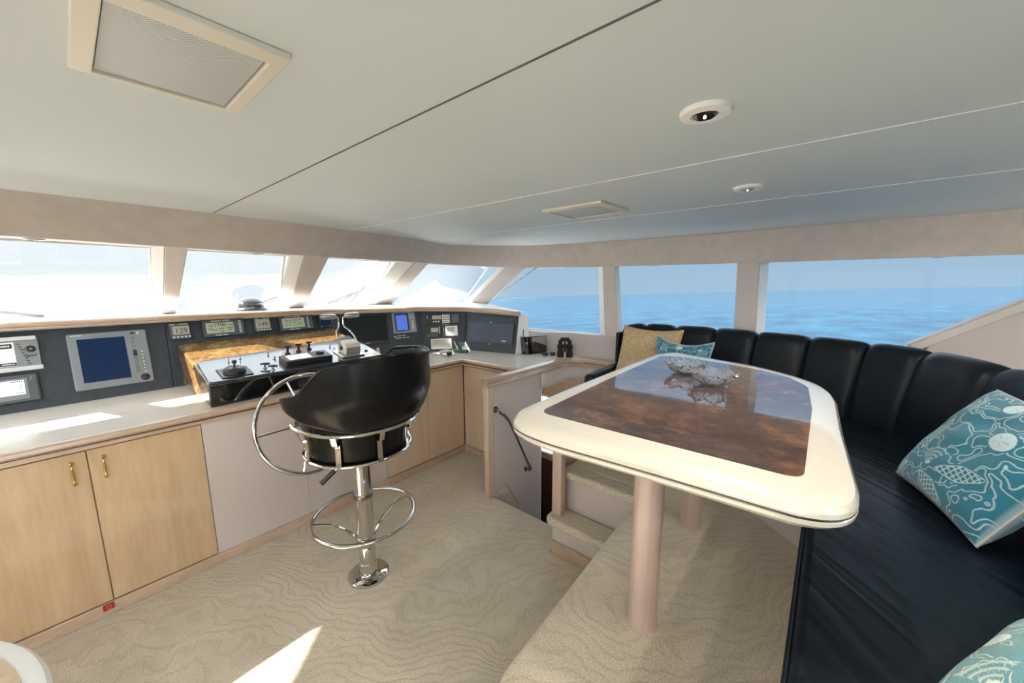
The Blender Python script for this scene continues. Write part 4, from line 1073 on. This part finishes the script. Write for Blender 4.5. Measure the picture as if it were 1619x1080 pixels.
def valance(name, top, bot, zt, zb, flip=1, mat='valance'):
    A = [V((*p, zt)) for p in top]; Bb = [V((*p, zb[i] if isinstance(zb, list) else zb)) for i, p in enumerate(bot)]
    b = MB(); n = len(A); off = V((.02*flip, .03, .0))
    def at(L, i):
        q = i*(n-1); k = min(n-2, int(q)); return L[k].lerp(L[k+1], q-k)
    m_ = (n-1)*6+1
    g1 = b.grid(lambda i, j: at(A, i).lerp(at(Bb, i), j), m_, 7)
    g2 = b.grid(lambda i, j: at(A, i).lerp(at(Bb, i), j)+off, m_, 7)
    for i in range(m_-1):
        for j in (0, 6): b.bm.faces.new((g1[i][j], g1[i+1][j], g2[i+1][j], g2[i][j]))
    for i in (0, m_-1):
        for j in range(6): b.bm.faces.new((g1[i][j], g1[i][j+1], g2[i][j+1], g2[i][j]))
    return struct(b.build(name, mat))
Bf = [(-2.6, 2.29), (-.90, 2.36), (-.105, 2.40), (.427, 2.44), (1.025, 2.50), (1.75, 2.64), (2.32, 2.85)]
Zf = [1.806, 1.804, 1.803, 1.794, 1.787, 1.787, 1.791]
Bs = [(2.97, 2.49), (3.08, 2.00), (3.12, 1.67), (3.13, .8), (3.12, .26), (3.12, -.66), (3.05, -1.8), (3.0, -3.0)]
Zs = [1.763, 1.757, 1.752, 1.747, 1.744, 1.744, 1.744, 1.744]
valance('wall_front', Cf, Bf, ZC, Zf)
valance('wall_corner', [Cf[-1], Cd[1]], [Bf[-1], Bs[0]], ZC, [1.791, 1.763])
valance('wall_right', [Cd[1]]+Cs[1:], Bs, ZC, Zs, 1)
# soffit above glass
of = [(x, y+.19) for x, y in Bf]; zo = [z+.004 for z in Zf]
b = MB(); g1 = [V((*p, z+.001)) for p, z in zip(Bf, Zf)]+[V((*Bs[0], 1.764))]; g2 = [V((*p, z)) for p, z in zip(of, zo)]+[V((3.08, 2.56, 1.768))]
g3 = [p+V((0, 0, .02)) for p in g2]; g0 = [p+V((0, 0, .02)) for p in g1]
n = len(g1); gg = [[b.bm.verts.new(q) for q in (g1[i], g2[i], g3[i], g0[i])] for i in range(n)]
for i in range(n-1):
    for j in range(4): b.bm.faces.new((gg[i][j], gg[i+1][j], gg[i+1][(j+1) % 4], gg[i][(j+1) % 4]))
b.bm.faces.new(gg[0]); b.bm.faces.new(gg[-1][::-1]); struct(b.build('soffit_front', 'soffit'))
b = MB(); g1 = [V((*p, z+.001)) for p, z in zip(Bs, Zs)]; g2 = [V((p[0]+.09, p[1]+(.06 if i == 0 else 0), z+.004)) for i, (p, z) in enumerate(zip(Bs, Zs))]
g3 = [p+V((0, 0, .02)) for p in g2]; g0 = [p+V((0, 0, .02)) for p in g1]; n = len(g1)
gg = [[b.bm.verts.new(q) for q in (g1[i], g2[i], g3[i], g0[i])] for i in range(n)]
for i in range(n-1):
    for j in range(4): b.bm.faces.new((gg[i][j], gg[i+1][j], gg[i+1][(j+1) % 4], gg[i][(j+1) % 4]))
b.bm.faces.new(gg[0]); b.bm.faces.new(gg[-1][::-1]); struct(b.build('soffit_right', 'soffit'))
# roof above, keeping the sun off
b = MB(); b.poly([(-3.4, -3.2), (-3.4, 2.64), (-2.18, 3.77), (2.2, 3.77), (3.5, 2.5), (3.75, 1.5), (3.75, -3.2)], 2.03, 2.09); struct(b.build('roof', 'deck'))
b = MB(); R1 = [V((x, y+.20, z+.022)) for (x, y), z in zip(Bf, Zf)]+[V((3.12, 2.62, 1.79))]; R2 = [V((x, y+.24, 2.03)) for x, y in Bf]+[V((3.13, 2.62, 2.03))]
n = len(R1); gg = [[b.bm.verts.new(q) for q in (R1[i], R1[i]+V((0, .02, 0)), R2[i]+V((0, .02, 0)), R2[i])] for i in range(n)]
for i in range(n-1):
    for j in range(4): b.bm.faces.new((gg[i][j], gg[i+1][j], gg[i+1][(j+1) % 4], gg[i][(j+1) % 4]))
b.bm.faces.new(gg[0]); b.bm.faces.new(gg[-1][::-1]); struct(b.build('roof_edge_front', 'deck'))
b = MB(); R1 = [V((x+.10, y, z+.02)) for (x, y), z in zip(Bs[1:], Zs[1:])]; R2 = [V((x+.13, y, 2.03)) for x, y in Bs[1:]]
n = len(R1); gg = [[b.bm.verts.new(q) for q in (R1[i], R1[i]+V((.02, 0, 0)), R2[i]+V((.02, 0, 0)), R2[i])] for i in range(n)]
for i in range(n-1):
    for j in range(4): b.bm.faces.new((gg[i][j], gg[i+1][j], gg[i+1][(j+1) % 4], gg[i][(j+1) % 4]))
b.bm.faces.new(gg[0]); b.bm.faces.new(gg[-1][::-1]); struct(b.build('roof_edge_right', 'deck'))

# ceiling fixtures
def speaker(x0, x1, y0, y1, label):
    t = thing('ceiling_speaker', label, 'speaker', ((x0+x1)/2, (y0+y1)/2, ZC-.02))
    b = MB(); fw_ = .024
    A = [(x0, y0), (x1, y0), (x1, y1), (x0, y1)]; I = [(x0+fw_, y0+fw_), (x1-fw_, y0+fw_), (x1-fw_, y1-fw_), (x0+fw_, y1-fw_)]
    r0 = [b.bm.verts.new((*p, ZC)) for p in A]; r1 = [b.bm.verts.new((*p, ZC-.010)) for p in A]; r2 = [b.bm.verts.new((*p, ZC-.016)) for p in I]; r3 = [b.bm.verts.new((*p, ZC-.004)) for p in I]
    for a_, c_ in ((r0, r1), (r1, r2), (r2, r3), (r3, r0)):
        for k in range(4): b.bm.faces.new((a_[k], a_[(k+1) % 4], c_[(k+1) % 4], c_[k]))
    b.build('frame', 'cream', t, bevel=.002)
    def gf(i, j):
        x = x0+fw_+.002+(x1-x0-2*fw_-.004)*i; y = y0+fw_+.002+(y1-y0-2*fw_-.004)*j
        return V((x, y, ZC-.010-.012*(1-(2*i-1)**2)*(1-(2*j-1)**2)**.5 if 0 < j < 1 else ZC-.010))
    b = MB(); b.grid(gf, 13, 13); b.build('grille', 'mesh', t, ang=80)
    return t
speaker(.045, .263, .655, .935, 'large rectangular ceiling speaker with grey mesh near the upper left')
speaker(1.515, 1.80, .79, 1.10, 'smaller-looking ceiling speaker with mesh near the middle of the ceiling')
def downlight(x, y, label):
    t = thing('ceiling_downlight', label, 'ceiling light', (x, y, ZC-.01))
    b = MB(); b.lathe([(.022, .0), (.022, -.006), (.028, -.012), (.046, -.009), (.048, 0)], V((x, y, ZC)), 40); b.build('trim_ring', 'white', t)
    b = MB(); b.lathe([(.0215, -.012), (.020, -.0125), (.016, -.0105), (.012, -.011), (.008, -.0095), (.003, -.0095)], V((x, y, ZC)), 32); b.build('reflector', 'chrome', t)
    b = MB(); b.ball((x, y, ZC-.0125), .0035); b.build('bulb', 'lamp', t)
downlight(.882, .235, 'round white ceiling downlight, the larger nearer one')
downlight(1.665, .280, 'round white ceiling downlight, the small farther one')
lab = ['in the port row, nearest the helm', 'in the port row of ceiling lights, second from the helm', 'in the row over the round table, aft end', 'over the passage behind the camera', 'over the aft end of the settee', 'over the aft starboard corner', 'at the port side beside the round table', 'at the port aft corner']
for q, (x, y) in enumerate(((-.6, .3), (-.6, -.8), (.1, -1.9), (.1, -.5), (.9, -.9), (1.7, -.9), (-1.5, .3), (-1.5, -.9))):  # unseen fixtures added so the fill lamps have a source
    downlight(x, y, 'round white ceiling downlight, added out of view for fill, '+lab[q])
for x, y in ((.882, .235), (1.665, .28), (-.6, .3), (-.6, -.8), (.1, -.5), (.9, -.9), (1.7, -.9), (-1.5, .3), (-1.5, -.9), (.1, -1.9)):
    L = bpy.data.lights.new('downlight_fill', 'AREA'); L.shape = 'DISK'; L.size = .05; L.energy = LAMP; L.color = (1, .93, .84)  # fill at the two visible fixtures and the added ones, lifting the interior
    o = bpy.data.objects.new('downlight_fill', L); COL.objects.link(o); o.location = (x, y, ZC-.018)
# soffit lamps
def soffit_lamp(x, y, z, label):
    t = thing('soffit_light', label, 'light', (x, y, z-.006))
    b = MB(); b.lathe([(.030, -.001), (.030, -.004), (.022, -.006), (.020, -.003)], V((x, y, z)), 24); b.build('ring', 'satin', t)
soffit_lamp(-.055, 2.50, 1.803, 'tiny round light under the valance above the left windshield pane')
soffit_lamp(.75, 2.57, 1.792, 'tiny round light under the valance above the second windshield pane')
soffit_lamp(1.62, 2.72, 1.789, 'tiny round light under the valance above the third windshield pane')
soffit_lamp(3.165, 1.15, 1.751, 'tiny round light under the valance above the middle side window')
soffit_lamp(3.165, -.42, 1.747, 'tiny round light under the valance above the aft side window')

# ------------------------------------------------------------------ pillars and windows
def pillar(name, tl, tr, bl_, br_, depth, out, mat='pillar', split=None):
    """quad face toward the room (top-left, top-right, bottom-left, bottom-right), extruded outwards"""
    o_ = V(out)*depth
    b = MB(); A = [V(tl), V(tr), V(br_), V(bl_)]; b.solid(A, [p+o_ for p in A])
    return struct(b.build(name, mat, bevel=.006))
def pillar2(name, TL, TM, TR, BL, BM, BR, depth, out):
    o = pillar(name, TM, TR, BM, BR, depth, out)
    oo_ = V(out)*depth
    b = MB(); A = [V(TL), V(TM), V(BM), V(BL)]; b.solid([A[0]+oo_*.6, A[1], A[2], A[3]+oo_*.6], [p+oo_*1.05 for p in A])
    c_ = b.build('side_face', 'pillarw', o, bevel=.003)
    return o
fo = (.1, .75, .65)
pillar2('pillar_1', (.292, 2.47, 1.80), (.335, 2.46, 1.80), (.424, 2.47, 1.797), (.398, 3.87, 1.39), (.464, 3.87, 1.39), (.539, 3.87, 1.39), .06, fo)
pillar2('pillar_2', (.925, 2.53, 1.795), (.985, 2.52, 1.792), (1.150, 2.54, 1.792), (1.24, 3.87, 1.385), (1.34, 3.87, 1.385), (1.46, 3.85, 1.385), .06, fo)
pillar2('pillar_3', (1.80, 2.76, 1.792), (1.96, 2.75, 1.792), (2.115, 2.76, 1.79), (2.04, 3.79, 1.375), (2.16, 3.79, 1.375), (2.35, 3.77, 1.372), .06, (.5, .6, .6))
pillar2('pillar_4', (2.88, 2.62, 1.775), (2.925, 2.57, 1.772), (3.03, 2.38, 1.768), (3.00, 3.36, 1.34), (3.05, 3.30, 1.34), (3.14, 3.10, 1.34), .05, (.9, .1, .3))
so = (1, 0, .05)
pillar2('pillar_5', (3.15, 1.685, 1.757), (3.13, 1.60, 1.755), (3.12, 1.478, 1.752), (3.14, 1.632, 1.12), (3.13, 1.55, 1.12), (3.12, 1.42, 1.12), .09, so)
pillar2('pillar_6', (3.15, .375, 1.75), (3.13, .415, 1.75), (3.12, .55, 1.75), (3.15, .355, 1.10), (3.13, .395, 1.10), (3.12, .53, 1.10), .09, so)
pillar('pillar_port', (-.76, 2.44, 1.80), (-.63, 2.44, 1.80), (-.84, 3.87, 1.39), (-.70, 3.87, 1.39), .06, fo)
# starboard wall below windows
b = MB(); YS = [3.3, 2.6, 2.2, 1.9, 1.62, 1.42, 1.30]
lo_ = [V((3.035, y, .90)) for y in YS]; hi_ = [V((3.12, y, 1.115 if y > 2.1 else 1.135)) for y in YS]
n = len(YS); gg = [[b.bm.verts.new(q) for q in (lo_[i], hi_[i], hi_[i]+V((.10, 0, 0)), lo_[i]+V((.18, 0, 0)))] for i in range(n)]
for i in range(n-1):
    for j in range(4): b.bm.faces.new((gg[i][j], gg[i+1][j], gg[i+1][(j+1) % 4], gg[i][(j+1) % 4]))
b.bm.faces.new(gg[0]); b.bm.faces.new(gg[-1][::-1]); struct(b.build('wall_right_lower', 'mauve', bevel=.004))
struct(MB().box((3.12, -3, .45), (3.22, 1.30, 1.12)).build('wall_right_aft', 'mauve'))
# sloping aft panel
b = MB(); A = [(-3, 1.10), (-.36, 1.10), (-.437, 1.253), (-.736, 1.462), (-1.15, 1.752), (-3, 1.752)]
b.solid([V((3.125, y, z)) for y, z in A], [V((3.20, y, z)) for y, z in A]); struct(b.build('wall_right_slope', 'mauve', bevel=.003))
b = MB(); b.solid([V((3.105, -.385, 1.215)), V((3.105, -1.17, 1.765)), V((3.105, -1.13, 1.80)), V((3.105, -.345, 1.25))], [V((3.205, -.385, 1.215)), V((3.205, -1.17, 1.765)), V((3.205, -1.13, 1.80)), V((3.205, -.345, 1.25))]); struct(b.build('trim_8', 'pillar', bevel=.01))

def window(idx, pts, off, label):
    n_ = (V(pts[1])-V(pts[0])).cross(V(pts[2])-V(pts[0])).normalized()*.006
    A = [V(p) for p in pts]; c_ = sum(A, V((0, 0, 0)))/len(A)
    b = MB(); P_ = A+[A[0]]
    b = MB(); b.tube(A, .008, True, 6); w_ = struct(b.build('window_%d' % idx, 'soffit'), label)
    MB().tube([A[0]+V((0, 0, -.002)), A[1]+V((0, 0, -.002))], .005, n=6).build('gasket', 'rubber', w_)
    MB().solid(A, [p+n_ for p in A]).build('pane', 'glass', w_)
    return w_
window(1, [(-.65, 2.58, 1.808), (.30, 2.62, 1.803), (.41, 3.90, 1.40), (-.70, 3.90, 1.40)], 0, 'left windshield pane')
window(2, [(.40, 2.62, 1.802), (.93, 2.68, 1.797), (1.26, 3.90, 1.40), (.53, 3.90, 1.40)], 0, 'second windshield pane')
window(3, [(1.11, 2.70, 1.797), (1.80, 2.86, 1.797), (2.06, 3.82, 1.385), (1.45, 3.88, 1.39)], 0, 'third windshield pane')
window(4, [(2.12, 2.94, 1.797), (2.88, 2.76, 1.785), (3.03, 3.36, 1.36), (2.36, 3.80, 1.375)], 0, 'forward corner pane')
window(5, [(3.19, 2.38, 1.765), (3.195, 1.66, 1.765), (3.195, 1.60, 1.125), (3.18, 3.14, 1.125), (3.18, 3.14, 1.36)], 0, 'forward side window')
window(7, [(3.195, 1.50, 1.765), (3.20, .53, 1.76), (3.20, .51, 1.10), (3.195, 1.44, 1.10)], 0, 'middle side window')
window(8, [(3.20, .40, 1.76), (3.20, -1.16, 1.76), (3.20, -.40, 1.22), (3.20, -.25, 1.10), (3.20, .38, 1.10)], 0, 'aft side window')
window(9, [(-2.15, 2.50, 1.812), (-.78, 2.57, 1.808), (-.84, 3.90, 1.40), (-2.15, 3.8, 1.40)], 0, 'port windshield pane')

# port and aft sides (behind and left of the camera)
struct(MB().box((-2.7, -3, 0), (-2.6, 3.4, 1.1)).build('wall_left', 'mauve'))
struct(MB().box((-2.7, -3, 1.78), (-2.6, 2.3, ZC)).build('wall_left_upper', 'valance'))
for y in (-2.9, -1.2, .55, 2.3):
    struct(MB().box((-2.69, y, 1.1), (-2.61, y+.14, 1.78)).build('pillar', 'pillar'))
struct(MB().box((-2.7, -3.1, 0), (-1.8, -3.0, ZC)).build('wall_back', 'mauve'))
struct(MB().box((1.9, -3.1, 0), (3.2, -3.0, ZC)).build('wall_back_right', 'mauve'))
struct(MB().box((-1.8, -3.1, 1.9), (1.9, -3.0, ZC)).build('wall_back_upper', 'mauve'))
# bulwark below the windshield, outside
b = MB(); b.poly([(-2.6, 3.94), (1.47, 3.94), (2.34, 3.84), (3.12, 3.26), (3.2, 2.9), (3.25, 3.3), (2.5, 4.2), (1.6, 4.4), (-2.6, 4.4)], .9, 1.36); struct(b.build('coachroof', 'deck'))

# wipers outside
def wiper(P, label):
    t = thing('windshield_wiper', label, 'wiper', P[0], 'windshield wipers')
    MB().tube(P[:3], .009, n=6).build('arm', 'rubber', t)
    MB().tube([V(P[0])+V((.05, 0, 0)), V(P[1])+V((.04, 0, -.01)), P[2]], .006, n=6).build('arm', 'rubber', t)
    MB().tube(P[3], .011, n=6).build('blade', 'rubber', t)
    return t
wiper([(1.07, 4.0, 1.42), (1.22, 3.96, 1.475), (1.36, 3.92, 1.525), [(1.43, 3.88, 1.60), (1.37, 3.92, 1.525), (1.41, 4.0, 1.42)]], 'black wiper across the second windshield pane, right of the compass')
wiper([(1.76, 4.02, 1.41), (1.90, 3.96, 1.475), (2.06, 3.95, 1.525), [(2.14, 3.93, 1.59), (2.06, 3.95, 1.515), (2.03, 4.05, 1.42)]], 'black wiper across the third windshield pane')
wiper([(-.62, 4.0, 1.48), (-.37, 4.0, 1.47), (-.14, 4.0, 1.42), [(-.42, 4.01, 1.475), (-.26, 4.01, 1.445), (-.11, 4.01, 1.41)]], 'black wiper at the lower left of the left windshield pane')

# ------------------------------------------------------------------ sea
b = MB(); R = 6000; b.bm.faces.new([b.bm.verts.new((R*math.cos(2*PI*k/64), R*math.sin(2*PI*k/64), 0)) for k in range(64)])
sea = b.build('sea', 'sea', loc=(0, 0, 0)); sea['kind'] = 'stuff'; sea['label'] = 'calm blue sea reaching to a hazy horizon'
nrm = V((.0177, .0365, 1)).normalized(); sea.rotation_euler = V((0, 0, 1)).rotation_difference(nrm).to_euler(); sea.location = (0, 0, -4.5)

# ------------------------------------------------------------------ sky, sun
wd = bpy.data.worlds.new('sky'); bpy.context.scene.world = wd; wd.use_nodes = True; nt = wd.node_tree; nt.nodes.clear()
out = nt.nodes.new('ShaderNodeOutputWorld'); bg = nt.nodes.new('ShaderNodeBackground'); nt.links.new(bg.outputs[0], out.inputs[0])
tc = nt.nodes.new('ShaderNodeTexCoord')
def dotn(vec):
    d = nt.nodes.new('ShaderNodeVectorMath'); d.operation = 'DOT_PRODUCT'; d.inputs[1].default_value = vec
    nt.links.new(tc.outputs['Generated'], d.inputs[0]); return d.outputs['Value']
def mr(x, a, b_, c_, d_, sm=True):
    m_ = nt.nodes.new('ShaderNodeMapRange'); m_.inputs[1].default_value = a; m_.inputs[2].default_value = b_; m_.inputs[3].default_value = c_; m_.inputs[4].default_value = d_
    if sm: m_.interpolation_type = 'SMOOTHSTEP'
    nt.links.new(x, m_.inputs[0]); return m_.outputs[0]
glow = mr(dotn((-.35, .93, .1)), .28, .66, 0, 1)      # bright haze toward the bow, where the sun stands
elev = dotn((.0177, .0365, .999))
star = mr(dotn((.90, .10, 0)), -.25, .45, 0, 1)        # clear blue to starboard, bright milky sky elsewhere
side = ramp(nt, mr(elev, 0, .5, 0, 1, False), [(0, (.185, .265, .345)), (.25, (.175, .252, .338)), (.5, (.15, .25, .38)), (.8, (.7, .85, 1.0)), (1, (1.3, 1.45, 1.6))])
milky = ramp(nt, mr(elev, 0, .5, 0, 1, False), [(0, (1, 1, 1)), (1, (.8, .9, 1))])
mk = nt.nodes.new('ShaderNodeMixRGB'); mk.blend_type = 'MULTIPLY'; mk.inputs[0].default_value = 1; nt.links.new(milky, mk.inputs[1]); mk.inputs[2].default_value = (MILK, MILK, MILK, 1)
front_ = ramp(nt, mr(elev, 0, .5, 0, 1, False), [(0, (.45, .485, .51)), (.3, (.50, .53, .55)), (.7, (1.2, 1.3, 1.4)), (1, (1.5, 1.6, 1.7))])
m0 = nt.nodes.new('ShaderNodeMixRGB'); nt.links.new(star, m0.inputs[0]); nt.links.new(mk.outputs[0], m0.inputs[1]); nt.links.new(side, m0.inputs[2])
mx = nt.nodes.new('ShaderNodeMixRGB'); nt.links.new(glow, mx.inputs[0]); nt.links.new(m0.outputs[0], mx.inputs[1]); nt.links.new(front_, mx.inputs[2])
nt.links.new(mx.outputs[0], bg.inputs[0]); bg.inputs[1].default_value = 1.0

sun = bpy.data.lights.new('sun', 'SUN'); sun.energy = 20.0; sun.angle = math.radians(.5); sun.color = (1, .95, .86)
so_ = bpy.data.objects.new('sun', sun); COL.objects.link(so_)
SUNK = 1.5
so_.rotation_euler = V((SUNK, -.876, -1)).to_track_quat('-Z', 'Y').to_euler(); so_.location = (0, 3, 6)

# ------------------------------------------------------------------ camera
cam = bpy.data.cameras.new('camera'); co = bpy.data.objects.new('camera', cam); COL.objects.link(co)
fw = V((.7523, .6402, -.1556)); rt = V((.6475, -.7621, -.0052)); up = V((.1219, .0968, .9878))
co.matrix_world = Matrix(((rt.x, up.x, -fw.x, 0), (rt.y, up.y, -fw.y, 0), (rt.z, up.z, -fw.z, 1.62), (0, 0, 0, 1)))
cam.sensor_width = 36; cam.lens = 36*596/1619; cam.clip_start = .02; cam.clip_end = 20000
sc = bpy.context.scene; sc.camera = co
sc.view_settings.view_transform = 'Standard'; sc.view_settings.look = 'None'; sc.view_settings.gamma = 1
sc.view_settings.use_curve_mapping = False; sc.view_settings.exposure = 1.06
sc.cycles.max_bounces = 10; sc.cycles.diffuse_bounces = 6; sc.cycles.transparent_max_bounces = 16
